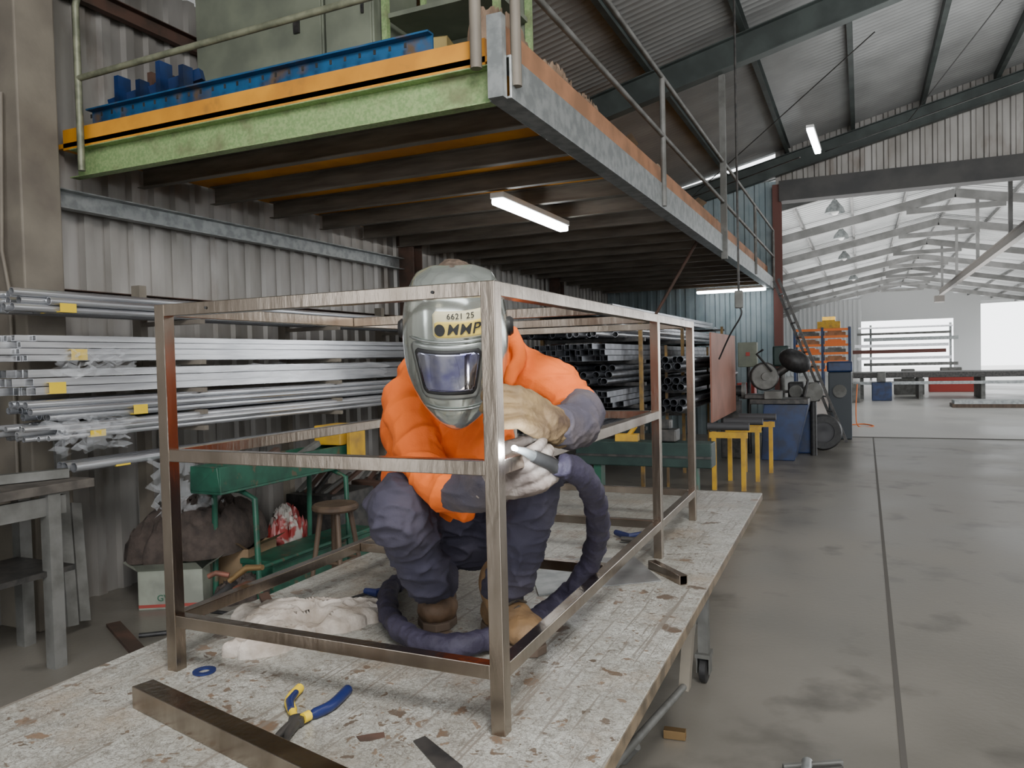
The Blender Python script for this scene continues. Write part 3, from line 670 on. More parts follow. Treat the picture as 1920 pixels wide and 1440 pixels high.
mono=M('monorail_grey',(.10,.09,.08),.6)
MB().ibeam((2.93,17,3.95),(2.93,36,3.95),.14,.22).build('beam',mono,t)
for y in (19.5,24.6,29.7,34.8): MB().bar((2.93,y,4.05),(2.93,y,5.9),.08,.08).build('hanger',raf2,t)
MB().box(2.75,3.1,35.8,36.3,3.6,3.85).build('hoist',mono,t)
for i,(px,py) in enumerate(((1565,390),(1577,440),(1583,480),(1600,520))):
    y=(20.8,26.5,33,43)[i]; p=PY(px,py,y); t=thing('pendant_lamp','bell-shaped high-bay pendant lamp, '+('nearest','second','third','farthest')[i]+' in the row','lamp',p)
    MB().lathe([(.24,-.12),(.2,0),(.1,.12),(.05,.2),(0,.2)],p).build('shade',galv,t,True); MB().cyl(p+V((0,0,.2)),(p.x,p.y,r2(p.x)+.1),.02,8).build('stem',galvd,t)
    MB().ell(p-V((0,0,.08)),.1).build('bulb',white,t,True)
# ---------------------------------------------------------------- work table
TZ0=.84
wt=thing('work_table','large scarred white-painted work table on steel wheeled base','table',(-1.15,2.6,0))
qd=[(-1.79,.7),(-.43,.7),(-.505,4.4),(-1.86,4.4)]
MB().add([(x,y,TZ0-.04) for x,y in qd]+[(x,y,TZ0) for x,y in qd],[(0,3,2,1),(4,5,6,7),(0,1,5,4),(1,2,6,5),(2,3,7,6),(3,0,4,7)]).build('top',topm,wt,bevel=.004)
mb=MB(); zc=TZ0-.075
for a,b in (((-1.72,.8),(-.56,.8)),((-.56,.8),(-.62,4.3)),((-.62,4.3),(-1.78,4.3)),((-1.78,4.3),(-1.72,.8))): mb.bar((*a,zc),(*b,zc),.05,.07)
mb.build('apron_frame',brown,wt)
def caster(x,y):
    c=MB().box(x-.035,x+.035,y-.05,y+.05,.13,.15).build('caster_fork',galvd,wt)
    for s in (-.03,.03): MB().box(x+s-.003,x+s+.003,y-.035,y+.03,.05,.135).build('fork_plate',galvd,c)
    MB().lathe([(0,-.02),(.05,-.02),(.065,-.014),(.065,.014),(.05,.02),(0,.02)],(x,y,.065),(1,0,0)).build('caster_wheel',black,wt,True)
for x,y in ((-.72,3.78),(-1.7,3.78),(-1.65,1.0),(-.62,1.0)):
    MB().bar((x,y,.15),(x,y,zc-.03),.05,.05,up=(0,1,0)).build('leg',galvd,wt); caster(x,y)
MB().bar((-.66,3.05,.27),(-.62,3.05,zc-.03),.04,.05,up=(0,1,0)).build('strut',paintbeige,wt)
MB().tube([(-.66,3.05,.28),(-.65,1.75,.50)],.014).build('brace_rod',galvd,wt,True)
MB().tube([(-.66,3.05,.28),(-.72,3.78,.6)],.012).build('brace_rod',galvd,wt,True)
MB().tube([(-.72,3.78,.3),(-1.7,3.78,.3)],.018).build('stretcher',galvd,wt,True)
# ---------------------------------------------------------------- welded frame
fr=thing('welded_steelwork','tall brushed steel square-tube structure being welded on the table','steel structure',(-1.15,2.5,TZ0))
FH=.922; w=.032
def RXp(y): return -.678-.02*(y-1.38)
def LXp(y): return -1.588-.02*(y-1.38)
for y in (1.395,2.86,3.58):
    for f in (RXp,LXp):
        MB().sqt((f(y),y,TZ0),(f(y),y,TZ0+FH),w,w,.003,up=(0,1,0)).build('post',steel,fr,bevel=.003)
ztop=TZ0+FH-w/2+.001; zm=TZ0+.545; zb=TZ0+.128
def rail(p,q): MB().sqt(p,q,w*.94,w*.94,.003).build('rail',steel,fr,bevel=.003)
for f in (RXp,LXp):
    for a,b in ((1.395,2.86),(2.86,3.58)):
        for z in (ztop,zb): rail((f(a),a+w/2,z),(f(b),b-w/2,z))
    rail((f(1.395),1.395+w/2,zm),(f(2.86),2.86-w/2,zm))
for y in (1.395,2.86,3.58):
    for z in (ztop,zm,zb):
        if y==3.58 and z==zm: continue
        rail((LXp(y)+w/2,y,z),(RXp(y)-w/2,y,z))
for z in (ztop,zb): rail((LXp(2.2)+w/2,2.2,z),(RXp(2.2)-w/2,2.2,z))
for px in (385,810):
    c=PY(px,548 if px>600 else 577,1.378); MB().cyl((c.x,1.3785,c.z),(c.x,1.3775,c.z),.0035,10).build('drilled_hole',black,fr)
# ---------------------------------------------------------------- loose things on the table
z=TZ0
p=PZ(268,1300,z+.025); q=PZ(640,1480,z+.025)
tag(MB().sqt(p,q,.05,.05,.004).build('square_tube_offcut',steel,bevel=.003),'long steel square tube lying at the near left of the table','steel tube')
p=PZ(1222,1058,z+.016); q=PZ(1282,1088,z+.016)
tag(MB().sqt(p,q,.03,.032,.003).build('square_tube_offcut',steel,bevel=.002),'short steel square tube offcut beside the middle right post','steel tube')
def flat(pts,th,name,mat,label,cat):
    P=[PZ(a,b,z) for a,b in pts]; n=len(P)
    return tag(MB().add([(v.x,v.y,z+.0005) for v in P]+[(v.x,v.y,z+th) for v in P],[tuple(range(n-1,-1,-1)),tuple(range(n,2*n))]+[(i,(i+1)%n,(i+1)%n+n,i+n) for i in range(n)]).build(name,mat),label,cat)
flat([(775,1392),(797,1383),(868,1440),(835,1460)],.004,'steel_flat_bar',dark,'dark flat steel bar at the near edge below the pliers','steel bar')
flat([(1000,1052),(1190,1045),(1240,1090),(1135,1100)],.003,'sheet_metal_plate',copper,'thin grey sheet metal plate under the frame\'s right side','metal plate')
flat([(995,1075),(1055,1062),(1135,1100),(1010,1118)],.006,'sheet_metal_plate',galv,'pale sheet metal offcut beside the hose','metal plate')
flat([(485,1120),(503,1116),(516,1140),(497,1145)],.012,'steel_block',brown,'small rusty steel piece near the rag','steel piece')
flat([(668,1382),(690,1378),(720,1374),(722,1383),(694,1390),(675,1391)],.002,'metal_scrap',brown,'tiny rusty metal scrap right of the pliers','scrap')
c=PZ(383,1258,z+.003)
tag(MB().lathe([(.014,0),(.028,0),(.028,.004),(.014,.004),(.014,0)],(c.x,c.y,z+.001)).build('washer_ring',M('ring_blue',(.02,.035,.15),.4,.4),smooth=True),'small blue ring lying by the front left post','ring')
pl=thing('pliers','long-nose pliers with yellow and blue handles on the table','pliers',PZ(555,1350,z))
piv=PZ(556,1352,z+.012)
def zz(px,py,h=.012): return PZ(px,py,z+h)
bl=M('handle_blue',(.012,.022,.10),.35)
MB().lathe([(0,-.008),(.016,-.008),(.018,0),(.016,.009),(0,.009)],piv).tube([piv,zz(530,1372),zz(508,1391)],[.013,.009,.004]).tube([piv,zz(540,1376),zz(535,1394)],[.013,.009,.004]).build('jaws',dark,pl,True)
MB().tube(spline([piv,zz(548,1332),zz(543,1312),zz(562,1290)],5),[.008]*5+[.011]*11).build('handle',ytape,pl,True)
MB().tube(spline([piv,zz(590,1338),zz(622,1322),zz(652,1293)],5),[.008]*5+[.012]*11).build('handle',bl,pl,True)
MB().tube([zz(546,1330,.018),zz(543,1314,.019),zz(555,1298,.018)],[.008,.009,.007]).build('grip_inlay',bl,pl,True)
MB().tube([zz(568,1347,.016),zz(580,1341,.016)],[.011,.011]).build('grip_inlay',ytape,pl,True)
rc=PZ(570,1170,z)
tag(heap((rc.x,rc.y+.02,z),.22,.12,.058,rot=.45,seed=3,amp=.6,n=90,m=34,fq=1.7,flat=.45).build('work_rag',ragm,smooth=True),'crumpled dirty cream work rag on the table inside the frame','rag')
rc=PZ(505,1215,z)
tag(heap((rc.x,rc.y,z),.055,.12,.05,rot=-.6,seed=11,amp=.4,n=60,m=24,fq=1.8,flat=.45).build('leather_glove',ragm,smooth=True),'pale crumpled spare glove beside the rag','glove')
a=PX(478,1078,-1.62)
ec=thing('earth_clamp','dull copper welding earth clamp gripping the lower left rail','clamp',a)
MB().tube([a+V((-.08,-.02,-.02)),a+V((-.03,0,.018)),a+V((.03,.0,.025))],[.009,.01,.008]).build('upper_jaw',brass,ec,True)
MB().tube([a+V((-.08,-.0,-.05)),a+V((-.03,0,-.03)),a+V((.03,0,-.025))],[.009,.01,.008]).build('lower_jaw',copperd,ec,True)
MB().tube([a+V((-.07,-.03,.0)),a+V((-.10,-.05,.01)),a+V((-.12,-.06,.0))],.008).build('handle',copperd,ec,True)
MB().tube(spline([a+V((-.08,0,-.03)),a+V((-.25,.0,-.2)),a+V((-.5,.1,-.75)),a+V((-.9,.2,-.93)),a+V((-1.6,.5,-.955))],8),.011).build('cable',black,ec,True)
tag(MB().tube(spline([PZ(600,1140,z+.006),PZ(640,1128,z+.006),PZ(690,1112,z+.006),PZ(730,1105,z+.006)],5),.005,8).build('welding_rod',dark,smooth=True),'thin dark rod lying behind the rag','rod')
t=thing('hand_clamp','blue handled clamp lying near the welder\'s brown boot','clamp',PZ(705,1108,z))
MB().tube([zz(685,1108,.015),zz(705,1112,.015),zz(728,1104,.015)],[.01,.014,.01]).build('handle',bl,t,True); MB().tube([zz(728,1104,.015),zz(745,1110,.015)],.008).build('jaw',dark,t,True)
t=thing('hand_clamp','blue handled clamp lying behind the middle right post','clamp',PZ(1180,1003,z))
MB().tube([zz(1155,998,.02),zz(1180,1008,.02),zz(1212,1000,.02)],[.012,.018,.012]).build('handle',bl,t,True); MB().tube([zz(1165,1010,.02),zz(1210,1013,.02)],.01).build('jaw',dark,t,True)
# ---------------------------------------------------------------- welder
P=PT
pe=thing('person','person in orange shirt, navy trousers and silver welding helmet crouching inside the steel structure','person',(-1.0,1.9,TZ0))
hipR=P(812,985,2.36); hipL=P(912,985,2.34); pel=(hipR+hipL)/2
kneeR=P(744,955,1.96); kneeL=P(1004,898,1.98)
ankR=V((-1.172,2.0,.97)); ankL=V((-.935,1.93,.97))
chest=P(850,790,2.22); belly=P(850,900,2.30); neck=P(865,690,2.02)
shR=P(770,748,2.1); shL=P(980,698,2.08)
elR=P(815,905,1.93); elL=P(1088,772,1.94)
wrR=P(932,905,1.735); wrL=P(1035,797,1.74)
hc=P(856,638,1.85)
HM=Matrix.Translation(hc)@Matrix.Rotation(R(24),4,'Z')@Matrix.Rotation(R(25),4,'X')
knuR=P(1000,882,1.67); knuL=P(974,764,1.66)
def hand(mb,wr,kn,back,side,s=1,fr_=.0115,curl=(38,92,140)):
    f=(kn-wr); Lp=f.length; f.normalize(); b=V(back); b=(b-f*b.dot(f)).normalized(); sd=f.cross(b)*side
    for k in range(4):
        off=(1.5-k)*.0255*s
        mb.chain([wr+sd*off*.55,wr+f*Lp*.55+sd*off*.85,wr+f*Lp+sd*off],[.024*s,.022*s,.0155*s],10)
        ln=(.92,1.0,.95,.78)[k]*s; p=wr+f*Lp+sd*off; pts=[p]
        for a,l in zip(curl,(.044,.030,.024)):
            a=R(a+(k-1.5)*5); p=p+(f*cos(a)-b*sin(a)+sd*(1.5-k)*.03)*l*ln; pts.append(p)
        mb.chain(pts,[fr_*1.1*s,fr_*1.06*s,fr_*s,fr_*.92*s],10)
    th=wr+f*Lp*.25+sd*.036*s; t1=th+(f*.6+sd*.55-b*.35)*.043*s; t2=t1+(f*.8-b*.6)*.033*s; t3=t2+(f*.6-b*.8-sd*.3)*.026*s
    mb.chain([th,t1,t2,t3],[.020*s,.0165*s,.0145*s,.0125*s],10)
mb=MB()
mb.chain([pel,belly,chest,neck-V((0,0,.03))],[.085,.08,.08,.05]); mb.chain([neck-V((0,0,.05)),HM@V((0,.03,-.06))],[.05,.055])
mb.ell(HM@V((0,.02,.02)),.075,.095,.115,HM.to_3x3()); mb.ell(HM@V((0,-.01,-.06)),.055,.06,.05,HM.to_3x3())
mb.ell(HM@V((0,-.085,-.005)),.013,.02,.025,HM.to_3x3())
for s in (-1,1):
    mb.ell(HM@V((s*.078,.03,0)),.012,.02,.032,HM.to_3x3()); mb.ell(HM@V((s*.03,-.068,.02)),.013,.012,.009,HM.to_3x3())
mb.ell(HM@V((0,-.07,-.055)),.024,.012,.008,HM.to_3x3())
mb.chain([shR,elR,wrR],[.04,.03,.024]); mb.chain([shL,elL,wrL],[.04,.03,.024]); mb.chain([shR,chest,shL],[.04,.07,.04])
mb.chain([hipR,kneeR,ankR],[.065,.042,.03]); mb.chain([hipL,kneeL,ankL],[.065,.042,.03]); mb.chain([hipR,hipL],[.07,.07])
hand(mb,wrR,wrR.lerp(knuR,.92),(P(950,930,1.4)-wrR),-1,.6,.010,(58,112,150)); hand(mb,wrL,wrL.lerp(knuL,.92),(P(1000,700,1.5)-wrL),1,.6,.010,(34,80,122))
for a in (ankR,ankL): mb.chain([a,a+V((.04,-.08,-.09))],[.03,.022])
organic('body',mb,skin,pe,.007,3)
mb=MB()
Mt=Matrix.Rotation(R(28),3,'Z')
mb.ell(P(832,795,2.16),.176,.125,.19,Mt); mb.ell(P(816,890,2.22),.155,.13,.15,Mt); mb.ell(P(866,725,2.14),.155,.11,.11,Mt)
mb.ell(P(850,770,2.27),.17,.14,.2,Mt); mb.ell(P(885,800,2.10),.12,.10,.15,Mt); mb.ell(P(880,880,2.16),.11,.10,.12,Mt)
mb.chain([shR,P(783,830,2.02),elR,P(850,918,1.88)],[.076,.062,.056,.051])
mb.chain([P(930,688,2.12),shL,P(1036,718,2.03),P(1080,756,1.975)],[.080,.070,.060,.051])
mb.chain([P(790,708,2.1),P(870,680,2.08),P(950,675,2.08)],[.070,.065,.072])
mb.chain([P(770,922,2.15),P(830,936,2.06),P(868,958,2.02)],[.055,.038,.026])
mb.chain([P(955,625,2.03),P(975,660,2.0),P(955,715,1.97)],[.020,.024,.018])
shirt=organic('shirt',mb,shirtm,pe,.005,5,.0145,6.5,(.5,-.3,.75),.28,1,.5,4.2)
mb=MB(); mb.chain([P(1082,764,1.965),P(1092,780,1.92),P(1078,800,1.84),P(1050,801,1.77)],[.053,.057,.052,.046]); organic('sleeve',mb,cuffm,pe,.0045,3,.009,9,(1,0,0),.35,5,.5,4)
mb=MB(); mb.chain([P(856,920,1.88),P(896,921,1.80),P(927,910,1.75)],[.054,.052,.046]); organic('sleeve',mb,cuffm,pe,.0045,3,.008,9,(1,0,0),.35,6,.5,4)
mb=MB()
mb.chain([hipR,P(768,965,2.15),kneeR,P(780,1030,2.05),P(808,1090,2.14),ankR+V((.0,0,-.01))],[.105,.095,.082,.071,.065,.063])
mb.chain([hipL,P(964,938,2.17),kneeL,P(977,1030,2.02),P(953,1090,2.09),ankL+V((0,0,-.01))],[.105,.088,.075,.067,.062,.061])
mb.ell(pel+V((0,.02,-.01)),.175,.14,.13,Mt); mb.ell(P(850,940,2.26),.15,.12,.11,Mt)
organic('trousers',mb,navy,pe,.005,5,.0145,5.2,(.1,0,1),2.0,9,.5,4.2)
lacem=M('boot_lace',(.05,.04,.03),.8)
def boot(toe,ank,mat,name='boot'):
    toe=V(toe); a=V((ank.x,ank.y,0)); d=V((toe.x,toe.y,0))-a; d.normalize(); sd=V((-d.y,d.x,0)); T=V((toe.x,toe.y,TZ0))
    def L(u,v,z_): return T-d*u+sd*v+V((0,0,z_))
    mb=MB(); rot=Matrix(((sd.x,-d.x,0),(sd.y,-d.y,0),(0,0,1)))
    mb.ell(L(.075,0,.052),.058,.075,.045,rot); mb.ell(L(.15,0,.06),.052,.09,.055,rot); mb.ell(L(.235,0,.055),.048,.058,.055,rot)
    mb.chain([L(.19,0,.08),V((ank.x,ank.y,TZ0+.12)),ank+V((0,0,.02))],[.054,.056,.058])
    b=organic(name,mb,mat,pe,.0055,3,.005,12)
    out=[(0,0),(.02,.038),(.07,.057),(.14,.050),(.2,.043),(.26,.046),(.295,.025),(.295,-.025),(.26,-.046),(.2,-.043),(.14,-.050),(.07,-.057),(.02,-.038)]
    vs=[L(u,v,0.001) for u,v in out]+[L(u,v,.024) for u,v in out]; n=len(out)
    MB().add(vs,[tuple(range(n)),tuple(range(n,2*n))]+[(i,(i+1)%n,(i+1)%n+n,i+n) for i in range(n)]).build('sole',sole,b,bevel=.003)
    mb=MB()
    for k in range(5):
        u=.105+.014*k; zc_=.103+.017*k; s=1 if k%2 else -1
        mb.tube([L(u,-.030,zc_-.012),L(u-.004-.002*s,0,zc_+.003),L(u,.030,zc_-.012)],.0035,6)
    mb.build('laces',lacem,b,True)
tR=PZ(818,1188,TZ0); tL=PZ(1008,1235,TZ0)
boot(tR,ankR,bootm); boot(tL,ankL,bootm2)
mb=MB(); hand(mb,wrL,knuL,(P(1000,640,1.45)-wrL),1,1.0,.0124,(34,80,122)); mb.chain([P(1048,803,1.775),wrL+(knuL-wrL)*.2],[.046,.040]); organic('glove',mb,leather,pe,.0032,2,.003,16,(1,0,0),.5,3,.4,4)
mb=MB(); hand(mb,wrR,knuR,(P(960,1000,1.35)-wrR),-1,1.0,.0124,(58,112,150)); mb.chain([P(918,912,1.765),wrR+(knuR-wrR)*.2],[.047,.040]); organic('glove',mb,leatherw,pe,.0032,2,.003,16,(1,0,0),.5,4,.4,4)
rows=[(.186,.006,.01,112),(.182,.050,.055,112),(.162,.090,.10,110),(.115,.113,.128,106),(.05,.124,.146,102),(-.02,.125,.155,96),(-.07,.117,.160,88),(-.115,.099,.158,80),(-.148,.076,.150,72),(-.166,.052,.140,66),(-.174,.022,.130,62)]
def cr(z,k):
    for i in range(len(rows)-1):
        if rows[i][0]>=z>=rows[i+1][0]:
            p0=rows[max(i-1,0)][k];p1=rows[i][k];p2=rows[i+1][k];p3=rows[min(i+2,len(rows)-1)][k]
            t=(rows[i][0]-z)/(rows[i][0]-rows[i+1][0])
            return max(.001,.5*(2*p1+(p2-p0)*t+(2*p0-5*p1+4*p2-p3)*t*t+(3*p1-p0-3*p2+p3)*t**3))
    return rows[0][k] if z>rows[0][0] else rows[-1][k]
def S(u,z,off=0):
    w_=cr(z,1)+off; d_=cr(z,2)+off
    n=2.3; c_,s_=cos(u),sin(u)
    x=w_*math.copysign(abs(s_)**(2/n),s_); y=-d_*math.copysign(abs(c_)**(2/n),c_)
    return V((x,y,z))
vs=[];fs=[];nr=48;nc=48
for i in range(nr+1):
    z_=.006+.180*cos(PI*i/nr)
    um=R(cr(z_,3))
    for k in range(nc+1): vs.append(HM@S(-um+2*um*k/nc,z_,.0))
for i in range(nr):
    for k in range(nc): fs.append((i*(nc+1)+k,i*(nc+1)+k+1,(i+1)*(nc+1)+k+1,(i+1)*(nc+1)+k))
he=MB().add(vs,fs).build('welding_helmet',silver,pe,smooth=True); so=he.modifiers.new('s','SOLIDIFY'); so.thickness=.004
def patch(pts_fn,nu,nv,off,name,mat,thick=.002):
    vs=[];fs=[]
    for i in range(nv+1):
        for k in range(nu+1):
            u,z_=pts_fn(k/nu,i/nv); vs.append(HM@S(u,z_,off))
    for i in range(nv):
        for k in range(nu): fs.append((i*(nu+1)+k,i*(nu+1)+k+1,(i+1)*(nu+1)+k+1,(i+1)*(nu+1)+k))
    o=MB().add(vs,fs).build(name,mat,he,smooth=True); s=o.modifiers.new('s','SOLIDIFY'); s.thickness=thick; return o
def asin_u(x,z_):
    w_=cr(z_,1); r=max(-1,min(1,x/w_)); return math.copysign(math.asin(min(1,abs(r)**(2.3/2))),x)
def trap(xt,xb,z1,z0,cx=0,rc=0):
    def f(a,b):
        z_=z1+(z0-z1)*b; hw=xt+(xb-xt)*b; hw*=1-.12*max(0,1-min(b,1-b)*8)**2; x=cx-hw+2*hw*a; return asin_u(x,z_),z_
    return f
patch(trap(.086,.062,.052,-.076,-.008),24,18,.004,'visor_surround',silverd)
patch(trap(.074,.056,.041,-.063,-.008),24,18,.0065,'visor_frame',black)
patch(trap(.068,.052,.034,-.054,-.008),24,18,.0085,'visor_lens',lensm)
patch(trap(.096,.094,.061,.056),24,2,.003,'brow_groove',silverd)
patch(trap(.078,.060,-.100,-.105),24,2,.003,'chin_groove',silverd)
patch(trap(.056,.056,.124,.066,.018),16,8,.0035,'sticker',M('cream_label',(.60,.55,.36),.5))
patch(trap(.052,.052,.103,.069,.018),16,8,.0045,'sticker_band',M('yellow_label',(.68,.50,.10),.5))
def lettering(body,size,cx,cz,off,mat,sk=0,bold=0,space=1):
    vs,fs=text_mesh(body,size,bold,space)
    out=[]
    for v in vs:
        z_=cz+v.y; out.append(HM@S(asin_u(cx+v.x+v.y*sk,z_),z_,off))
    MB().add(out,fs).build('lettering',mat,he,merge=False)
blk=M('print_black',(.01,.01,.01),.5)
lettering('MMP',.032,.028,.086,.0078,blk,.2,.0004,1.08); lettering('6621 25',.017,.022,.1135,.0058,blk,0,.0001,1.05)
mb=MB(); lg=[]
for k in range(20):
    a=2*PI*k/20; lg.append(HM@S(asin_u(-.022+.011*cos(a),.086+.013*sin(a)),.086+.013*sin(a),.0078))
mb.add(lg,[tuple(range(20))]).build('emblem',blk,he)
for s in (-1,1): MB().lathe([(0,0),(.022,0),(.024,.01),(.018,.018),(0,.018)],HM@V((s*.120,.01,.03)),HM.to_3x3()@V((s,0,0))).build('pivot_knob',black,he,True)
MB().tube([HM@V((.1*cos(a),.02+.1*sin(a),.08)) for a in [PI*k/16 for k in range(17)]],.012,8).build('headband',black,he,True)
mb=MB().ell(HM@V((0,.04,.062)),.085,.1,.125,HM.to_3x3()); organic('hair',mb,hairm,pe,.006,1,.004,30)
t=thing('welding_torch','welding torch with black handle held in the gloves','welding torch',P(1010,860,1.67))
tipp=P(968,842,1.61)
MB().tube([P(1052,882,1.68),P(1030,868,1.67),P(1000,855,1.65)],[.018,.016,.014]).build('handle',black,t,True)
MB().tube([P(1000,855,1.65),P(982,846,1.625),tipp],[.012,.009,.006]).build('nozzle',galv,t,True)
MB().ell(P(964,840,1.605),.006).build('hot_tip',diff2,t,True)
hp=[P(1040,878,1.67),P(1075,880,1.70),P(1108,915,1.8),P(1122,975,1.98),P(1112,1040,2.17),P(1082,1092,2.24),PZ(1040,1135,.875),PZ(975,1180,.875),PZ(880,1207,.875),PZ(800,1205,.875),PZ(745,1175,.875),PZ(725,1130,.875),PZ(738,1098,.875),PZ(775,1080,.875)]
mb=MB(); sp=spline(hp,8); mb.tube(sp,[.018 if i<4 else .029+.0015*sin(i*1.9) for i in range(len(sp))],14)
ho=organic('torch_hose',mb,hosem,None,.005,2,.006,12,(0,0,1),1,2); tag(ho,'thick navy fabric-covered torch hose looping down onto the table','hose')
# ---------------------------------------------------------------- left side clutter
t=thing('side_bench','dark worn steel side bench at the left edge','bench',(-4.4,2.3,0))
MB().box(-4.55,-3.95,1.5,2.95,.95,1.0).build('top',M('worn_top',(.07,.062,.055),.6,.2,(.13,.115,.1),8),t,bevel=.004)
for x,y in ((-4.5,2.88),(-4.0,2.72),(-4.0,1.6),(-4.5,1.6)): MB().bar((x,y,0),(x,y,.95),.07,.07,up=(0,1,0)).build('leg',galvd,t)
MB().box(-4.5,-4.0,1.6,2.85,.5,.53).build('shelf',dark,t); MB().bar((-4.0,1.6,.88),(-4.0,2.8,.88),.03,.1).build('apron',galvd,t)
for i,(a,b,l) in enumerate((((60,1200),(20,830),'grey flat bar leaning by the side bench, outermost'),((85,1190),(55,960),'grey flat bar leaning beside the beige column'))):
    tag(MB().bar(PX(a[0],a[1],-4.35)+V((0,.25,0)),PX(b[0],b[1],-4.6)+V((0,.3,0)),.07,.02,up=(1,0,0)).build('leaning_bar',galvd),l,'steel bar')
tag(MB().tube([(-4.62,2.2,.02),(-4.72,2.7,1.9)],.03).build('leaning_pole',paintbeige,smooth=True),'beige pole leaning by the near end of the left rack','pole')
tag(MB().bar((-4.5,2.0,1.03),(-4.1,2.9,1.03),.06,.05).build('steel_offcut',galvd),'steel offcut lying on the side bench','steel piece')
tag(MB().lathe([(.06,0),(.075,0),(.075,.02),(.06,.02),(.06,0)],(-4.15,2.3,1.001)).build('grinding_disc',brown),'rusty disc lying on the side bench','disc')
tag(MB().box(-4.3,-4.1,2.2,2.5,.532,.62).cyl((-4.2,2.3,.62),(-4.2,2.3,.7),.03).build('metal_block',dark,bevel=.01),'dark metal block on the lower shelf of the side bench','metal block')
t=thing('trestle_trough','green steel trough on green tube legs beneath the left rack','trough',(-3.9,4.5,0))
MB().box(-4.03,-3.77,3.7,5.25,.78,.80).box(-4.03,-4.0,3.7,5.25,.80,.96).box(-3.80,-3.77,3.7,5.25,.80,.96).box(-4,-3.8,3.7,3.73,.8,.96).box(-4,-3.8,5.22,5.25,.8,.96).build('trough',green,t,bevel=.004)
for y in (3.95,4.95):
    MB().tube([(-4.1,y,0),(-4.08,y,.72),(-4.0,y,.77),(-3.85,y,.77),(-3.72,y,.72),(-3.70,y,0)],.02).build('leg_frame',green,t,True)
MB().tube([(-3.7,3.95,.25),(-3.7,4.95,.25)],.015).build('stretcher',green,t,True)
for i,(y,l) in enumerate(((4.0,'short rusty bar end sticking up from the near end of the green trough'),(4.45,'dull tube offcut lying in the middle of the green trough'))):
    tag(MB().bar((-3.93,y,.85),(-3.86,y+.35,1.0),.05,.04).build('trough_offcut',[brown,galvd][i]),l,'offcut')
t=thing('machine_block','yellow steel machine block at the end of the green trough','machine block',(-3.9,5.1,.96))
MB().box(-4.02,-3.76,4.95,5.25,.965,1.12).build('block',yellow,t,bevel=.01); MB().box(-3.74,-3.70,5.0,5.2,.85,1.08).build('flap',yellow,t,bevel=.005)
t=thing('toolbox','dark green steel toolbox on the floor beneath the trough','toolbox',(-3.85,4.6,0))
MB().box(-4.05,-3.76,4.15,5.35,0,.2).build('body',green,t,bevel=.008); MB().box(-4.06,-3.75,4.14,5.36,.2,.24).build('lid',green,t,bevel=.008); MB().tube([(-3.76,4.6,.15),(-3.73,4.65,.12),(-3.73,4.85,.12),(-3.76,4.9,.15)],.008).build('handle',dark,t)
t=thing('wooden_stool','dark wooden round stool in front of the green trough','stool',(-3.42,4.42,0))
sx,sy=-3.42,4.42
MB().lathe([(0,.57),(.15,.57),(.165,.585),(.165,.605),(.15,.62),(0,.615)],(sx,sy,0)).build('seat',wood,t,True)
for k in range(4):
    a=PI/4+k*PI/2; MB().tube([(sx+.1*cos(a),sy+.1*sin(a),.58),(sx+.19*cos(a),sy+.19*sin(a),0)],[.02,.016]).build('leg',wood,t,True)
for k in range(4):
    a=PI/4+k*PI/2; b=a+PI/2; r_=.155; MB().tube([(sx+r_*cos(a),sy+r_*sin(a),.22),(sx+r_*cos(b),sy+r_*sin(b),.22)],.012).build('rung',wood,t,True)
bc=V((-4.3,3.82,0)); BR=Matrix.Translation(bc)@Matrix.Rotation(R(30),4,'Z')
bx=carton(bc,.42,.34,.26,R(30),'open pale green printed carton on the floor at the left',whitebox)
vs,fs=text_mesh('GWB',.06,.001); Rm=BR@Matrix.Translation(V((-.02,-.173,.075)))@Matrix.Rotation(R(90),4,'X')
MB().add([Rm@v for v in vs],fs).build('lettering',M('print_green',(.03,.10,.06),.5),bx,merge=False)
MB().box(-.21,.21,-.1725,-.1705,.015,.035).tr(BR).build('printed_stripe',M('print_red',(.3,.05,.04),.5),bx)
carton((-4.2,4.32,0),.34,.36,.3,R(10),'brown cardboard carton beside the pale green printed one',card)
tag(heap((-4.36,4.1,.3),.3,.52,.40,seed=5,amp=.55,n=90,m=30,fq=2.4,flat=.8).build('welding_blanket',blanket,smooth=True),'dark brown crumpled blanket heaped over the cartons','blanket')
tag(heap((-4.45,4.4,.0),.26,.3,.40,seed=8,amp=.3).build('welding_blanket',blanket,smooth=True),'dark blanket heap low behind the cartons','blanket')
tag(heap((-3.95,4.05,.0),.16,.2,.16,seed=21,amp=.5).build('welding_blanket',blanket,smooth=True),'small dark cloth heap on the floor below the green trough','blanket')
tag(heap((-4.25,4.85,.0),.14,.2,.50,seed=14,amp=.5).build('plastic_sack',M('red_white_bag',(.25,.03,.028),.4,0,(.38,.36,.33),5,(.48,.52)),smooth=True),'crumpled red and white sack beside the blanket','sack')
for i,(x,y,l) in enumerate(((-4.3,5.5,'dark steel scrap crate under the rack left of the stool'),(-4.2,6.3,'rusty scrap crate under the rack behind the stool'))):
    t=thing('scrap_crate',l,'crate',(x,y,0)); MB().box(x-.25,x+.25,y-.3,y+.3,0,.5).build('bin',[dark,brown][i],t,bevel=.01)
    for k in range(5): MB().bar((x-.2+.09*k,y-.2,.5),(x-.25+.11*k,y+.1+.03*k,.62+.05*(k%3)),.03,.03).build('scrap_piece',[galvd,brown,dark][k%3],t)
for i,(x,l) in enumerate(((-4.72,'rusty flat bar leaning on the wall behind the blanket heap'),(-4.66,'dull angle bar leaning on the wall right of the rusty one'))):
    tag(MB().bar((x,4.4+i*.5,.02),(x-.12,4.7+i*.5,1.0),.05,.012,up=(1,0,0)).build('leaning_bar',[brown,galvd][i]),l,'steel bar')
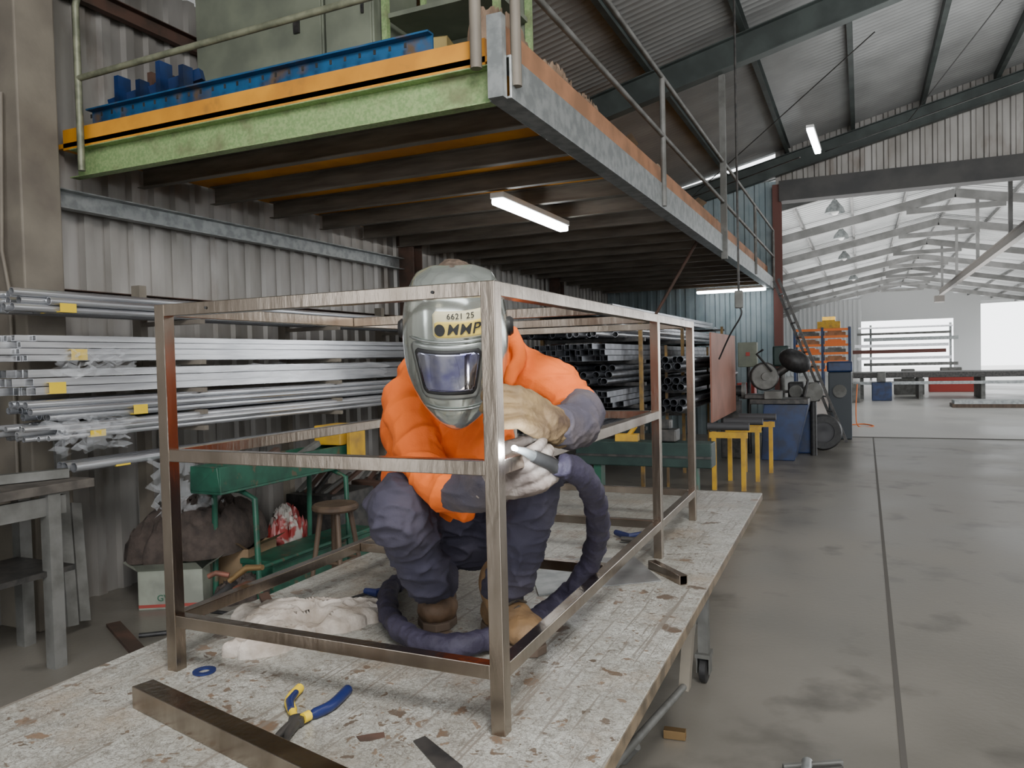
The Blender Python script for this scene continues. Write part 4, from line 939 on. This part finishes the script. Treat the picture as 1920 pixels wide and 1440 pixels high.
tag(MB().tube(spline([(-3.9,3.7,.012),(-3.5,3.75,.012),(-3.2,3.9,.012),(-3.35,4.2,.012),(-3.0,4.1,.012),(-2.6,3.6,.012)],8),.012).build('power_cable',black,smooth=True),'black cable lying on the floor by the stool','cable')
tag(MB().tube(spline([(-3.95,3.2,.014),(-3.6,3.45,.014),(-3.3,3.4,.014),(-3.0,3.7,.014),(-2.8,4.5,.014)],8),.014).build('power_cable',black,smooth=True),'thicker black hose lying on the floor before the cartons','cable')
tag(MB().bar((-4.3,3.3,.01),(-3.7,3.0,.01),.08,.02).build('wooden_offcut',brown),'dark flat offcut on the floor beside the side bench leg','offcut')
c=PZ(1265,1385,0)
tag(MB().sqt(c+V((-.045,0,.02)),c+V((.045,.01,.02)),.04,.035,.003).build('metal_offcut',brass,bevel=.001),'small brassy square offcut on the floor by the table','offcut')
t=thing('spring_clamp','steel spring clamp lying on the floor at the bottom right','clamp',PZ(1520,1436,0))
a=PZ(1468,1440,.02); b=PZ(1580,1432,.02)
MB().bar(a,b,.02,.03).build('jaw',galvd,t,bevel=.004); MB().bar(a+V((0,-.04,0)),b+V((0,-.03,0)),.02,.02).build('jaw',dark,t,bevel=.004)
MB().cyl(a.lerp(b,.4)+V((0,-.06,0)),a.lerp(b,.4)+V((0,.03,0)),.022).build('spring',galv,t,True)
tag(MB().tube([PZ(1168,1425,.02),PZ(1195,1400,.12)],[.02,.014]).build('jack_handle',galvd,smooth=True),'short steel jack handle on the floor beside the table','handle')
# ---------------------------------------------------------------- light
w_=bpy.data.worlds.new('world'); bpy.context.scene.world=w_; w_.use_nodes=True
bg=w_.node_tree.nodes['Background']; bg.inputs[0].default_value=(.95,.975,1,1); bg.inputs[1].default_value=4.6
light('key','AREA',(1.2,-.6,4.6),(-1.2,2.4,1),320,1.6,(1,.98,.95))
light('hall_fill','AREA',(6.5,8,5.0),(0,9,0),220,4,(1,.98,.95))
light('roof_wash','AREA',(2.6,9,3.4),(2.6,9,9),200,5,(.97,.99,1),9)
for i,y in enumerate((24,37,50)): light('far_roof_wash','AREA',(2.4,y,3.0),(2.4,y,9),1000,10,(1,.99,.98),10)
light('under_deck','AREA',(-3.3,7.5,2.85),(-3.5,7.5,0),10,2,(1,.97,.93),5)
light('weld_spot','POINT',P(985,848,1.575),(0,0,0),1.4,.015,(.85,.92,1))
